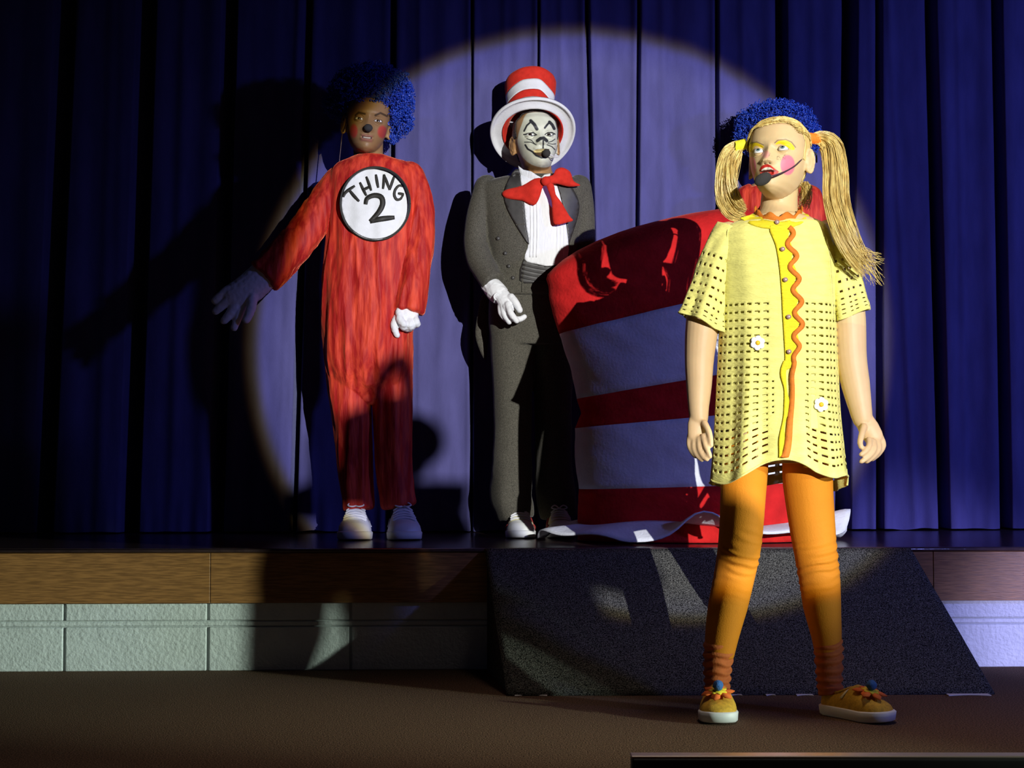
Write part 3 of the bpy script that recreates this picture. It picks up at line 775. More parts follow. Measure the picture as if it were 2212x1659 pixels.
def hair_cap(Mh, keep, grow=1.045, amp=0.0015, seed=0):
    rs = head_rings(170, 1.0, 120); inv = Mh; g = G(); out = []
    for r in rs: out.append([p.copy() for p in r])
    g.loft(out, cap=False); me = g.mesh(); bm = bmesh.new(); bm.from_mesh(me)
    bmesh.ops.delete(bm, geom=[f for f in bm.faces if not keep(f.calc_center_median())], context='FACES')
    for v in bm.verts:
        q = v.co; s_ = noise.noise(Vector((atan2(q.x, q.y + .02) * 14, q.z * 9, seed)))
        v.co = q * grow + q.normalized() * amp * s_
        v.co = Mh @ v.co
    bm.to_mesh(me); bm.free(); return me

# ================================================================== child in the red jumpsuit (left)
Y1 = 5.0
base = at(818, 1160, Y1)
p1 = empty('person', (base.x, Y1, S), 'child in red velvet jumpsuit with round white badge, one arm swung out to the side', 'person')
H1 = headM(at(793, 269, Y1 + .005), radians(9), radians(1), radians(5.5), 1.0)
P1 = dict(open=0.0022, mouth_w=0.0205, smile=0.003, lid_up=0.0030, lid_lo=0.0028)
g = G(); add_head(g, H1, P1)
limb(g, [(795, 296, .03, 33), (796, 340, .03, 32), (800, 362, .02, 40)], Y1, 24, 3)
hloft(g, [(346, 770, 832, .045, .05), (362, 735, 880, .05, .06), (400, 735, 882, .07, .07), (520, 730, 870, .075, .07), (640, 725, 868, .075, .075), (700, 730, 866, .07, .075), (800, 735, 862, .06, .06)], Y1)
limb(g, [(762, 780, 0, 24), (768, 900, -.005, 20), (773, 1050, 0, 15), (773, 1135, 0, 14)], Y1)
limb(g, [(846, 780, 0, 24), (850, 900, -.005, 20), (860, 1050, 0, 15), (866, 1135, 0, 14)], Y1)
limb(g, [(890, 375, 0, 20), (905, 430, -.01, 18), (905, 520, -.03, 16), (890, 610, -.06, 14), (882, 680, -.075, 11)], Y1)
limb(g, [(735, 385, 0, 20), (700, 440, -.02, 18), (655, 505, -.05, 16), (600, 565, -.08, 13), (555, 610, -.10, 11)], Y1)
me = g.remesh(0.0032, 2); finish_head(me, H1, P1)
i1 = H1.inverted()
NZ = at(795, 269, Y1)
def col1(p, n):
    q = i1 @ p; c = (0.29, 0.165, 0.072)
    if q.z < -.12 or q.y > .02: return c
    x, y = proj(p)
    if q.y < -.02:
        for (cx, cy, rx, ry) in ((764, 283, 8.5, 15), (826, 285, 10.5, 14)):
            k = sst(1.25, 0.7, hypot((x - cx) / rx, (y - cy) / ry)); c = tuple(a + (b - a) * k * .9 for a, b in zip(c, (0.46, 0.045, 0.04)))
        k = sst(0.0205, 0.016, abs(q.x)) * sst(.013, .009, abs(q.z + .0625 + .001)) ; zc = q.z + .0625
        if k > 0:
            lip = (0.33, 0.14, 0.095)
            c = tuple(a + (b - a) * k * .85 for a, b in zip(c, lip))
            zc -= .003 * (q.x / .0205) ** 2; c = mixc(c, (.05, .02, .015), sst(.0034, .0018, abs(zc)) * sst(.0165, .0145, abs(q.x))); c = mixc(c, (.62, .56, .45), sst(.0022, .0012, abs(zc - .0008)) * sst(.0125, .0110, abs(q.x)))
        d = dline((x, y), [(768, 249), (775, 243), (788, 246)]); d = min(d, dline((x, y), [(811, 249), (822, 244), (836, 251)]))
        c = tuple(a * (1 - .75 * sst(3.4, 1.0, d)) for a in c)
        s = 1 if q.x > 0 else -1; r = abs(hypot(q.x - s * .031, q.z * 2.4) - .0125)
        c = tuple(a * (1 - .6 * sst(.0022, .0006, r)) for a in c)
    return c
paint(me, col1)
b1 = obj('body', me, M['skin'], p1)
eyes(H1, b1, (0.05, -0.02), nm='eye')
g = G(); g.ell(i1.inverted() @ Vector((0, -.1085, -.034)), (.0145, .012, .0125), H1.to_3x3(), 24, 16); me = g.mesh(); displace(me, lambda p, n: n * .0008 * noise.noise(p * 90))
obj('costume_nose', me, M['mic'], p1, label='round black costume nose')
g = G(); g.tube([H1 @ Vector((-.063 - .012 * (k > 0), -.03 + .004 * k, .005 - .0 * k)) if k < 1 else H1 @ Vector((-.078, .012, -.01 - .034 * k)) for k in range(9)], 0.0018, 6); obj('cord', g.mesh(), M['wire'], p1, label='thin dark cord hanging behind the ear')
cut1 = lambda p: (lambda q: (q.y < .012 and q.z < .056 + .02 * (q.x * 12) ** 2 * 0 and abs(q.x) < .069) or (q.z < -.03 and q.y < 0.02 and q.x < .06))(i1 @ p)
rnd = random.Random(11)
cW = at(802, 212, Y1 + .045)
make_wig(p1, cW, (.138, .125, .112), rnd, 4600, cut=cut1, lumps=[(at(866, 262, Y1 + .03), (.042, .05, .055)), (at(846, 296, Y1 + .05), (.022, .03, .02)), (at(726, 222, Y1 + .04), (.045, .06, .05))], label='curly blue tinsel wig')

# jumpsuit
g = G()
hloft(g, [(338, 770, 833, .050, .055), (346, 752, 855, .062, .062), (356, 728, 888, .070, .066), (372, 712, 902, .078, .075), (400, 711, 905, .090, .085), (460, 712, 904, .102, .09), (520, 708, 899, .106, .09), (600, 701, 893, .112, .095), (700, 699, 888, .118, .10), (770, 704, 888, .112, .10), (815, 712, 885, .095, .09), (845, 728, 872, .07, .07), (872, 752, 850, .04, .04)], Y1)
limb(g, [(751, 770, 0, 46), (755, 850, -.005, 43), (761, 920, -.008, 38), (767, 1000, -.004, 34), (771, 1060, 0, 32.5), (774, 1098, 0, 31)], Y1, 28, 4, ends='rf')
limb(g, [(843, 770, 0, 44), (846, 850, -.005, 41), (849, 920, -.008, 37.5), (851, 1000, -.004, 36), (857, 1060, 0, 35.5), (862, 1092, 0, 35)], Y1, 28, 4, ends='rf')
limb(g, [(884, 380, 0, 31), (902, 430, -.01, 31), (904, 520, -.03, 30.5), (894, 600, -.058, 31), (883, 672, -.075, 33)], Y1, 26, 4, flat=.9, ends='rf')
limb(g, [(738, 388, 0, 34), (700, 440, -.02, 34), (657, 503, -.05, 35), (612, 556, -.075, 37), (570, 596, -.095, 39)], Y1, 26, 4, flat=.85, ends='rf')
js = g.remesh(0.0042, 5)
# open neck, keep clear of the chin
nk = at(797, 352, Y1)
folds(js, 0.0100, 19, 2.2, 3.0, fine=0.0018, mask=lambda p: 0.35 + 0.65 * sst(1.62, 1.40, p.z))
bj = bvh(js)
j1 = obj('jumpsuit', js, M['velvet'], p1)
g = G(); ring = [at(797 + 37 * cos(a), 350 - 6 * sin(a) + 4 * sin(a) ** 2, Y1 + 0.006 - 0.056 * -sin(a)) for a in [2 * pi * k / 36 for k in range(37)]]
g.tube(ring, .0045, 8, cap=False); obj('neckline', g.mesh(), M['velvet'], j1)
# chest badge
ell_ = lambda cx, cy, rx, ry, n=64: [(cx + rx * cos(2 * pi * k / n), cy + ry * sin(2 * pi * k / n)) for k in range(n)]
def smooth_badge(me, amt=6):
    bm = bmesh.new(); bm.from_mesh(me)
    for _ in range(amt): bmesh.ops.smooth_vert(bm, verts=[v for v in bm.verts], factor=.5, use_axis_x=False, use_axis_y=True, use_axis_z=False)
    bm.to_mesh(me); bm.free(); return me
bd = smooth_badge(drape(ell_(810.5, 440, 74, 78), 5, bj, .010, Y1))
bb = bvh(bd)
bo = obj('chest_badge', bd, M['white'], j1, thick=.002, label='round white chest badge with black hand-drawn lettering')
rim = [(810.5 + 74 * cos(2 * pi * k / 60), 440 + 78 * sin(2 * pi * k / 60)) for k in range(61)]
obj('badge_outline', drape_ribbon([(810.5 + 74.5 * cos(2 * pi * k / 60), 440 + 78.5 * sin(2 * pi * k / 60)) for k in range(61)], 2.6, bb, .0016, Y1, 4, fb=Y1 - .115), M['ink'], j1, thick=.001)
def z1(pts): return [(420 + a / 2.765, 100 + b / 2.765) for a, b in pts]
tw = lambda w0: (lambda t: w0 * (0.75 + 0.35 * sin(pi * t)))
def letter(name, strokes, w):
    V = []; g = G()
    for s_ in strokes:
        m_ = drape_ribbon(z1(s_), tw(w), bb, .0018, Y1, 2.5, 2, fb=Y1 - .11); g.add([v.co.copy() for v in m_.vertices], [tuple(p.vertices) for p in m_.polygons]); bpy.data.meshes.remove(m_)
    obj(name, g.mesh(), M['ink'], j1, thick=.0008)
letter('letter', [[(888, 900), (905, 870), (958, 833)], [(922, 855), (950, 890), (984, 926)]], 3.2)
letter('letter', [[(988, 812), (1008, 855), (1027, 892)], [(1026, 778), (1042, 820), (1056, 862)], [(1006, 858), (1048, 838)]], 2.9)
letter('letter', [[(1084, 765), (1090, 805), (1098, 845)]], 3.0)
letter('letter', [[(1126, 852), (1131, 810), (1132, 765)], [(1132, 765), (1150, 812), (1166, 858)], [(1166, 858), (1180, 815), (1194, 775)]], 2.8)
letter('letter', [[(1245, 836), (1222, 832), (1200, 856), (1194, 888), (1207, 914), (1230, 912), (1246, 888)], [(1216, 878), (1252, 884)]], 2.8)
letter('numeral', [[(1022, 944), (1032, 908), (1075, 890), (1116, 902), (1124, 944), (1098, 994), (1048, 1046)], [(1048, 1048), (1110, 1032), (1196, 1022)]], 5.4)
# gloves
g = G()
hand(g, Y1, [(880, 664, -.078, 26), (878, 682, -.085, 26), (880, 696, -.09, 22)], [
    [(860, 682, -.09, 8), (852, 698, -.10, 8.5), (853, 712, -.103, 7.5), (858, 724, -.10, 6.2)],
    [(870, 690, -.10, 8.5), (872, 704, -.112, 9), (876, 708, -.095, 8)], [(884, 690, -.10, 8.5), (886, 703, -.112, 9), (889, 706, -.095, 8)],
    [(896, 688, -.095, 8), (900, 698, -.105, 8.5), (901, 701, -.09, 7.5)], [(862, 672, -.10, 8), (864, 690, -.115, 8.5), (872, 700, -.122, 7.5)]])
me = g.remesh(.0026, 3); folds(me, .0012, 60, 60, 2); obj('glove', me, M['white'], p1, label='white glove pointing down')
g = G()
hand(g, Y1, [(572, 592, -.095, 33), (556, 608, -.10, 34), (532, 628, -.105, 34), (508, 640, -.11, 30)], [
    [(520, 615, -.11, 11), (490, 628, -.115, 10), (464, 650, -.12, 8)], [(512, 635, -.115, 11), (486, 655, -.12, 10), (466, 672, -.12, 8)],
    [(515, 650, -.115, 11), (498, 676, -.12, 10), (484, 693, -.12, 8)], [(524, 658, -.11, 10.5), (514, 685, -.115, 9.5), (506, 708, -.115, 7.5)],
    [(545, 642, -.12, 12), (542, 668, -.13, 10.5), (532, 690, -.135, 9)]], flat=.6)
me = g.remesh(.0032, 3); folds(me, .0015, 50, 50, 2); obj('glove', me, M['white'], p1, label='white glove held out to the side')
# shoes
for hx, tx in ((772, 764), (864, 878)):
    h_ = at(hx, 1150, Y1 + .055); t_ = at(tx, 1160, Y1 - .16); d_ = t_ - h_
    shoe(p1, (h_.x, Y1 + .055, S + .0005), (d_.x, d_.y, 0), .215, .112, 'sneak')

# ================================================================== child in the tailcoat (middle)
Y2 = 5.09
base = at(1140, 1160, Y2)
p2 = empty('person', (base.x, Y2, S), 'child in dark tailcoat with white painted face, red bow tie and tall striped hat', 'person')
H2 = headM(at(1157, 309, Y2), radians(10), radians(9.5), radians(-2), 1.02)
P2 = dict(open=0.005, mouth_w=0.0195, smile=0.004, lid_up=0.0030, lid_lo=0.0026, mouth_x=-.004, suby=.012)
g = G(); add_head(g, H2, P2)
limb(g, [(1155, 330, .035, 33), (1160, 370, .03, 32), (1162, 392, .02, 40)], Y2, 24, 3)
hloft(g, [(385, 1120, 1200, .045, .05), (400, 1060, 1250, .05, .06), (450, 1058, 1246, .065, .07), (560, 1068, 1235, .07, .07), (660, 1068, 1230, .07, .07), (720, 1072, 1225, .06, .06)], Y2)
limb(g, [(1110, 690, 0, 26), (1108, 850, 0, 22), (1107, 1050, 0, 16), (1112, 1135, 0, 14)], Y2)
limb(g, [(1196, 690, .01, 26), (1196, 850, .02, 22), (1200, 1050, .03, 16), (1206, 1132, .03, 14)], Y2)
limb(g, [(1050, 412, 0, 17), (1036, 465, -.01, 16), (1029, 532, -.02, 15), (1046, 582, -.07, 13), (1072, 628, -.10, 11)], Y2)
limb(g, [(1252, 412, 0, 17), (1260, 480, 0, 16), (1257, 560, 0, 14), (1243, 640, 0, 11), (1240, 690, 0, 12)], Y2)
me = g.remesh(0.0032, 2); finish_head(me, H2, P2)
i2 = H2.inverted()
k2 = lambda pts: [(1030 + a / 5.924, 120 + b / 5.924) for a, b in pts]
FACE = smooth_poly(k2([(640, 745), (575, 880), (522, 1060), (540, 1210), (590, 1305), (700, 1395), (860, 1435), (985, 1385), (1060, 1260), (1085, 1100), (1060, 930), (1010, 800), (900, 730), (780, 720)]), 4)
INK = [(k2([(605, 965), (640, 895), (695, 845)]), 1.6), (k2([(690, 835), (735, 880), (768, 940)]), 3.4), (k2([(870, 925), (905, 880), (935, 850)]), 1.9), (k2([(930, 850), (965, 885), (990, 935)]), 3.0),
       (k2([(600, 1012), (660, 1000), (720, 985), (765, 1015)]), 1.1), (k2([(660, 1008), (700, 1026), (750, 1020)]), 1.0), (k2([(875, 1010), (910, 985), (960, 985), (1000, 1005)]), 1.1), (k2([(890, 1020), (940, 1030), (980, 1012)]), 1.0),
       (k2([(775, 1090), (815, 1060), (855, 1055), (895, 1090)]), 3.2), (k2([(850, 1090), (850, 1140), (848, 1180)]), 1.4), (k2([(620, 1145), (650, 1195), (710, 1230), (760, 1280), (830, 1308), (900, 1300)]), 1.7),
       (k2([(640, 1062), (700, 1085), (740, 1130)]), .7), (k2([(610, 1108), (690, 1108), (760, 1142)]), .7), (k2([(915, 1110), (960, 1098), (1000, 1070)]), .7), (k2([(900, 1142), (960, 1165), (1000, 1205)]), .8), (k2([(910, 1125), (970, 1135), (1010, 1130)]), .6)]
LIPS2 = k2([(715, 1225), (760, 1200), (850, 1190), (930, 1195), (900, 1290), (820, 1300), (760, 1270)])
def col2(p, n):
    q = i2 @ p; c = (0.40, 0.215, 0.085)
    if q.z < -.125 or q.y > .03: return c
    x, y = proj(p)
    if q.y < .02:
        kf = soft(FACE, x, y, 1.2) * sst(.0725, .070, abs(q.x)); c0 = c
        if kf > 0:
            k = .92 + .08 * noise.noise(p * 60); c = (.74 * k, .75 * k, .60 * k)
            if inside(LIPS2, x, y): c = (.62, .50, .22) if abs(q.z + .0600) < .0042 else (.10, .06, .03)
            for ln, w_ in INK:
                d = dline((x, y), ln)
                if d < w_ + 1.0: k = sst(w_ + .9, w_ - .3, d); c = tuple(a + (b - a) * k for a, b in zip(c, (.03, .03, .035)))
            c = mixc(c0, c, kf)
    return c
paint(me, col2)
b2 = obj('body', me, M['skin'], p2)
eyes(H2, b2, (-0.12, 0.0))
me = hair_cap(H2, lambda q: (q.y > -.030 and q.z > -.050 and (q.y > .012 or q.z > .008)), 1.03, .001, 3); folds(me, .0012, 90, 60, 1)
obj('hair', me, M['dark_hair'], p2, thick=.004)
# hat
hc = at(1151, 286, Y2 + .035); al = radians(45); rl = radians(-4)
Rh = Matrix.Rotation(rl, 3, 'Y'); axh = Rh @ Vector((0, sin(al), cos(al))); e1 = Rh @ Vector((1, 0, 0)); e2 = Rh @ Vector((0, -cos(al), sin(al)))
def crown_ring(s_, r, n=72, bend=0.0):
    th, c, q = al, hc.copy(), 0.0
    while q < abs(s_):
        th = al - radians(27) * clamp(q / .12); dq = min(.004, abs(s_) - q); c = c + Rh @ Vector((.10 * sst(.1, .2, q), sin(th), cos(th))) * dq * (1 if s_ > 0 else -1); q += .004
    f2 = Rh @ Vector((0, -cos(th), sin(th)))
    return [c + (e1 * cos(2 * pi * k / n) + f2 * sin(2 * pi * k / n)) * (r + .0015 * noise.noise(Vector((cos(2 * pi * k / n) * 2, sin(2 * pi * k / n) * 2, s_ * 14)))) - Vector((0, cos(th) * 0 + sin(th), cos(th))) * sst(.07, .14, s_) * sst(.24, .20, s_) * (.030 * sst(.35, 1, cos(2 * pi * k / n)) + .016 * sst(.2, 1, -cos(2 * pi * k / n))) for k in range(n)]
ho = None
def hat_part(name, rings, m_, label=None, cap=False, th=.003, par=None):
    g = G(); g.loft(rings, cap=False); return obj(name, g.mesh(), m_, par, label=label, thick=th)
prof = lambda s_: .0805 - .004 * sin(s_ * 13) + .006 * sst(.15, .24, s_)
g = G(); rings = []
for r_, s_ in ((.100, .0), (.104, .0), (.112, .002), (.124, .004), (.133, .003), (.138, -.003), (.1405, -.009), (.1415, -.004), (.139, .003)):
    c = hc + axh * s_; rings.append([c + (e1 * cos(2 * pi * k / 96) * 1.0 + e2 * sin(2 * pi * k / 96)) * (r_ + .0015 * sin(3 * 2 * pi * k / 96)) + axh * (.006 * cos(4 * pi * k / 96)) for k in range(96)])
g.loft(rings, cap=False); hat = obj('striped_hat', g.mesh(), M['felt_white'], p2, label='tall soft hat with white brim and red and white bands', thick=.004)
hat_part('hat_lining', [crown_ring(s_, r_) for s_, r_ in ((-.004, .1015), (.0, .098), (.012, .089), (.03, .081), (.06, .076))], M['felt_red'], 'red inner lining', par=hat)
for a, b, m_, lb_ in ((.035, .108, 'felt_white', 'lower white band'), (.108, .142, 'felt_red', 'lower red band'), (.142, .181, 'felt_white', 'upper white band'), (.181, .220, 'felt_red', 'top red band')):
    rg = [crown_ring(a + (b - a) * k / 6, prof(a + (b - a) * k / 6) + .0015) for k in range(7)]
    if b > .21: rg += [crown_ring(.220 + x_, prof(.220) * y_) for x_, y_ in ((.006, .97), (.010, .9), (.012, .7), (.012, .4), (.012, .05))]
    hat_part('band', rg, M[m_], lb_, par=hat)
# trousers
g = G()
hloft(g, [(585, 1066, 1236, .085, .085), (640, 1058, 1238, .09, .095), (700, 1056, 1240, .09, .10), (745, 1062, 1236, .08, .085)], Y2)
limb(g, [(1110, 690, 0, 54), (1108, 760, 0, 48), (1107, 850, -.004, 42), (1107, 950, 0, 40), (1106, 1020, .004, 42), (1103, 1068, .004, 44), (1110, 1096, -.006, 42), (1114, 1120, -.01, 38)], Y2, 28, 4, ends='rf')
limb(g, [(1192, 690, .01, 50), (1193, 760, .012, 46), (1195, 850, .016, 41), (1196, 950, .02, 39), (1200, 1060, .028, 41), (1206, 1116, .03, 38)], Y2, 28, 4, ends='rf')
tr = g.remesh(.0042, 4); folds(tr, .0045, 8, 5.5, 9, mask=lambda p: .35 + .9 * sst(.85, .45, p.z)); 
bt = bvh(tr); obj('trousers', tr, M['tux'], p2)
# tailcoat
g = G()
hloft(g, [(380, 1112, 1214, .050, .065), (384, 1084, 1238, .060, .07), (392, 1052, 1262, .07, .075), (405, 1036, 1274, .08, .08), (450, 1040, 1266, .09, .09), (520, 1050, 1252, .095, .095), (580, 1056, 1243, .097, .097), (640, 1050, 1240, .098, .10)], Y2)
limb(g, [(1052, 404, 0, 27), (1036, 460, -.01, 27), (1029, 520, -.02, 27.5), (1036, 562, -.045, 28), (1052, 592, -.075, 26), (1066, 612, -.095, 25)], Y2, 24, 4, ends='rf')
limb(g, [(1250, 404, 0, 27), (1257, 460, 0, 27), (1258, 540, 0, 26), (1250, 610, 0, 24), (1243, 660, 0, 23)], Y2, 24, 4, ends='rf')
jk = g.remesh(.0042, 4); folds(jk, .0040, 9, 4.5, 4, mask=lambda p: .4 + .8 * sst(1.35, 1.15, p.z))
bjk = bvh(jk); jo = obj('tailcoat', jk, M['tux'], p2)
k4 = lambda pts: [(940 + a / 4.147, 340 + b / 4.147) for a, b in pts]
sh = smooth_badge(drape(smooth_poly([(1122, 368), (1126, 400), (1132, 440), (1137, 490), (1142, 525), (1133, 560), (1160, 570), (1192, 574), (1226, 556), (1225, 500), (1214, 440), (1203, 400), (1192, 378), (1172, 384), (1150, 378)], 3), 4, bjk, .0045, Y2, fb=Y2 - .05), 3)
bs = bvh(sh)
so_ = obj('shirt', sh, M['shirt'], p2, thick=.003)
for x0 in (1146, 1153, 1160, 1203, 1210, 1217):
    obj('pleat', drape_ribbon([(x0, 430 if x0 < 1180 else 480), (x0 + 1, 500), (x0 - 1, 556)], 1.4, bs, .0012, Y2, 5, fb=Y2 - .09), M['shirt'], so_, thick=.0016)
for pl, nm in ((k4([(745, 75), (790, 110), (860, 125), (920, 165), (950, 180), (880, 205), (790, 248), (765, 200), (750, 130)]), 0), (k4([(950, 182), (975, 155), (1030, 143), (1060, 165), (1050, 240), (1085, 260), (1000, 215)]), 1)):
    g = puff(pl, 4, lambda x, y: Y2 - .086 + .0007 * abs(x - 1165), .005); obj('collar', g.mesh(), M['shirt'], so_)
g_ = drape(smooth_poly([(1131, 560), (1160, 570), (1192, 574), (1228, 556), (1230, 596), (1190, 612), (1150, 612), (1122, 606)], 2), 4, bjk, .003, Y2, fb=Y2 - .1); cb_ = obj('cummerbund', g_, M['satin'], p2, thick=.003)
for k in range(4):
    obj('fold', drape_ribbon([(1129 - k * 1.5, 571 + k * 9), (1165, 579 + k * 9), (1200, 582 + k * 8), (1228, 568 + k * 9)], 2.0, bjk, .0058, Y2, 5, fb=Y2 - .1), M['satin'], cb_, thick=.002)
for pl in ([(1107, 372), (1121, 366), (1126, 400), (1132, 440), (1137, 490), (1143, 528), (1128, 508), (1112, 482), (1096, 452), (1088, 424), (1092, 402)], [(1192, 378), (1204, 376), (1226, 392), (1245, 420), (1252, 446), (1246, 478), (1232, 520), (1226, 540), (1225, 500), (1214, 440), (1203, 400)]):
    obj('lapel', drape(smooth_poly(pl, 2), 4, bjk, .0055, Y2, fb=Y2 - .07), M['satin'], jo, thick=.003)
g_ = drape_ribbon([(1114, 486), (1124, 484), (1135, 484)], 1.0, bjk, .007, Y2, 3); obj('lapel_notch', g_, M['tux'], jo, thick=.001)
g_ = drape_ribbon([(1144, 530), (1138, 556), (1130, 590), (1128, 640)], 1.5, bjk, .003, Y2, 5); obj('front_edge', g_, M['tux'], jo, thick=.002)
for x, y in ((1076, 515), (1091, 547), (1099, 575), (1108, 600)):
    h = bjk.ray_cast(Vector((0, 0, ZC)), camdir(x, y))[0]; g = G(); g.ell(h + Vector((0, -.002, 0)), (.0065, .003, .0065), None, 14, 8); obj('button', g.mesh(), M['satin'], jo)
g = puff(smooth_poly([(1040, 640), (1056, 640), (1058, 700), (1054, 745), (1049, 778), (1036, 756), (1027, 725), (1030, 690)], 3), 4, lambda x, y: Y2 + .075 - .0006 * (y - 700) * .3, .006); obj('coat_tail', g.mesh(), M['tux'], jo)
g = puff(smooth_poly([(1215, 640), (1240, 640), (1246, 700), (1240, 745), (1234, 775), (1222, 750), (1216, 700)], 3), 4, lambda x, y: Y2 + .09, .006); obj('coat_tail', g.mesh(), M['tux'], jo)
# bow tie
by = Y2 - .118
wing1 = k4([(975, 190), (890, 190), (780, 252), (640, 288), (600, 325), (640, 368), (780, 388), (880, 430), (930, 372), (965, 262), (1000, 232)])
wing2 = k4([(960, 180), (1050, 160), (1082, 108), (1140, 90), (1210, 130), (1240, 210), (1300, 250), (1200, 262), (1090, 237), (1000, 232)])
tail = k4([(990, 222), (1060, 240), (1080, 330), (1130, 400), (1200, 520), (1235, 562), (1195, 580), (1075, 602), (1050, 520), (1045, 400), (1010, 290)])
g = puff(smooth_poly(wing1, 3), 3.5, lambda x, y: by + .0004 * abs(x - 1178), .009, wob=.006, seed=1); bw = obj('bow_tie', g.mesh(), M['felt_red'], p2, label='large floppy red felt bow tie')
g = puff(smooth_poly(wing2, 3), 3.5, lambda x, y: by + .0004 * abs(x - 1178), .009, wob=.006, seed=4); obj('bow_loop', g.mesh(), M['felt_red'], bw)
g = puff(smooth_poly(tail, 3), 3.5, lambda x, y: by - .004, .006, wob=.004, seed=6); obj('bow_tail', g.mesh(), M['felt_red'], bw)
g = G(); g.ell(at(1179, 391, by - .008), (.016, .012, .015), None, 18, 12); me = g.mesh(); folds(me, .001, 60, 10, 1); obj('bow_knot', me, M['felt_red'], bw)
# glove, cuff and headset
g = G()
limb(g, [(1056, 612, -.085, 20), (1072, 630, -.105, 22), (1082, 640, -.115, 20)], Y2, 24, 4, ends='ff'); me = g.remesh(.0026, 2); folds(me, .002, 40, 40, 5); obj('cuff', me, M['white'], p2, label='white shirt cuff')
g = G()
hand(g, Y2, [(1078, 632, -.118, 17), (1092, 650, -.135, 18), (1098, 664, -.14, 15)], [
    [(1104, 642, -.145, 8.5), (1114, 654, -.155, 8), (1123, 670, -.158, 6.5)],
    [(1097, 658, -.155, 7.5), (1104, 678, -.17, 7.3), (1116, 693, -.165, 6)], [(1092, 662, -.15, 7), (1106, 686, -.155, 7), (1122, 690, -.15, 6.5), (1133, 684, -.145, 5.4)],
    [(1086, 662, -.14, 7), (1090, 680, -.15, 6.6), (1100, 696, -.145, 5.6)], [(1081, 660, -.13, 6.5), (1082, 676, -.14, 6.2), (1092, 690, -.14, 5.2)]], flat=.7)
me = g.remesh(.0022, 2); folds(me, .0008, 70, 70, 2); gl = obj('glove', me, M['white'], p2, label='white glove held low in front')
g = G(); g.tube([at(1085 + 13 * cos(a) - 5, 641 + 9 * sin(a), Y2 - .125 - .022 * abs(sin(a / 2)) ) for a in [2.4 + 3.9 * k / 12 for k in range(13)]], .0028, 8); obj('glove_seam', g.mesh(), M['white'], gl)
g = G()
hand(g, Y2, [(1243, 655, 0, 13), (1242, 672, 0, 15), (1240, 684, 0, 13)], [[(1234 + 6 * k, 686, -.01 + .004 * k, 6), (1233 + 6 * k, 702, -.015, 5.5), (1235 + 5 * k, 712, -.01, 5)] for k in range(4)] + [[(1230, 672, -.015, 6), (1225, 686, -.025, 5.5), (1226, 696, -.03, 5)]])
obj('glove', g.remesh(.003, 2), M['white'], p2, label='white glove hanging behind the hat prop')
mc = at(1180, 331, 1); 
hd = H2 @ Vector((0.010, -.107, -.068))
m0 = at(1180.5, 331, Y2 - .112)
g = G(); g.ell(m0, (.0135, .012, .0135), None, 22, 16); mo = obj('headset_microphone', g.mesh(), M['mic'], p2, label='black foam headset microphone on a thin boom')
m0 = m0
g = G(); g.tube([at(1188, 334, Y2 - .115), at(1198, 340, Y2 - .10), at(1207, 338, Y2 - .075), at(1212, 325, Y2 - .05), at(1212, 308, Y2 - .03)], .0013, 6, sub=4); g.tube([at(1186, 331, Y2 - .117), at(1196, 337, Y2 - .103), at(1207, 336, Y2 - .08)], .001, 6, sub=4); obj('boom', g.mesh(), M['wire_w'], mo)
# shoes
h_ = at(1122, 1150, Y2 + .05); shoe(p2, (h_.x, Y2 + .05, S + .0005), (.02, -1), .205, .098, 'canvas')
h_ = at(1200, 1150, Y2 + .075); shoe(p2, (h_.x, Y2 + .055, S + .0005), (.10, -1), .195, .096, 'canvas')

# ================================================================== child mostly hidden behind the hat prop and the girl
Y4 = 5.20
base = at(1680, 1160, Y4)
p4 = empty('person', (base.x, Y4, S), 'child in blue wig mostly hidden behind the girl in the yellow dress', 'person')
H4 = headM(at(1678, 322, Y4), radians(-4), radians(2), 0, 1.0); P4 = {}
g = G(); add_head(g, H4, P4)
limb(g, [(1680, 350, .02, 31), (1680, 395, .02, 30)], Y4, 20, 3)
hloft(g, [(400, 1650, 1712, .04, .045), (415, 1615, 1748, .045, .05), (600, 1625, 1735, .05, .05), (720, 1625, 1735, .05, .05)], Y4)
for x in (1650, 1710): limb(g, [(x, 720, 0, 22), (x, 900, 0, 19), (x, 1136, 0, 14)], Y4)
me = g.remesh(.004, 2); finish_head(me, H4, P4, False); i4 = H4.inverted()
paint(me, lambda p, n: (.45, .10, .08) if abs((i4 @ p).z + .062) < .006 and abs((i4 @ p).x) < .018 and (i4 @ p).y < -.05 else (.42, .24, .12)); b4 = obj('body', me, M['skin'], p4); eyes(H4, b4)
cut4 = lambda p: (lambda q: q.y < .012 and q.z < .056 and abs(q.x) < .069)(i4 @ p)
make_wig(p4, at(1678, 285, Y4 + .01), (.140, .105, .105), random.Random(5), 3600, cut=cut4, label='curly blue tinsel wig', lumps=[(at(1612, 290, Y4), (.04, .05, .05)), (at(1748, 300, Y4), (.04, .05, .06)), (at(1716, 240, Y4), (.02, .03, .02))])
g = G()
hloft(g, [(392, 1655, 1708, .045, .05), (402, 1628, 1735, .052, .055), (414, 1602, 1762, .06, .058), (450, 1598, 1766, .07, .062), (560, 1604, 1760, .07, .065), (700, 1600, 1764, .07, .07), (790, 1606, 1758, .066, .066)], Y4)
for s_, x in ((-1, 1642), (1, 1720)):
    limb(g, [(x, 770, 0, 40), (x, 900, 0, 36), (x, 1098, 0, 33)], Y4, 22, 3, ends='rf', flat=.9)
    limb(g, [(1682 + s_ * 66, 425, 0, 26), (1682 + s_ * 82, 520, 0, 26), (1682 + s_ * 78, 640, 0, 25), (1682 + s_ * 76, 690, 0, 24)], Y4, 20, 3, ends='rf')
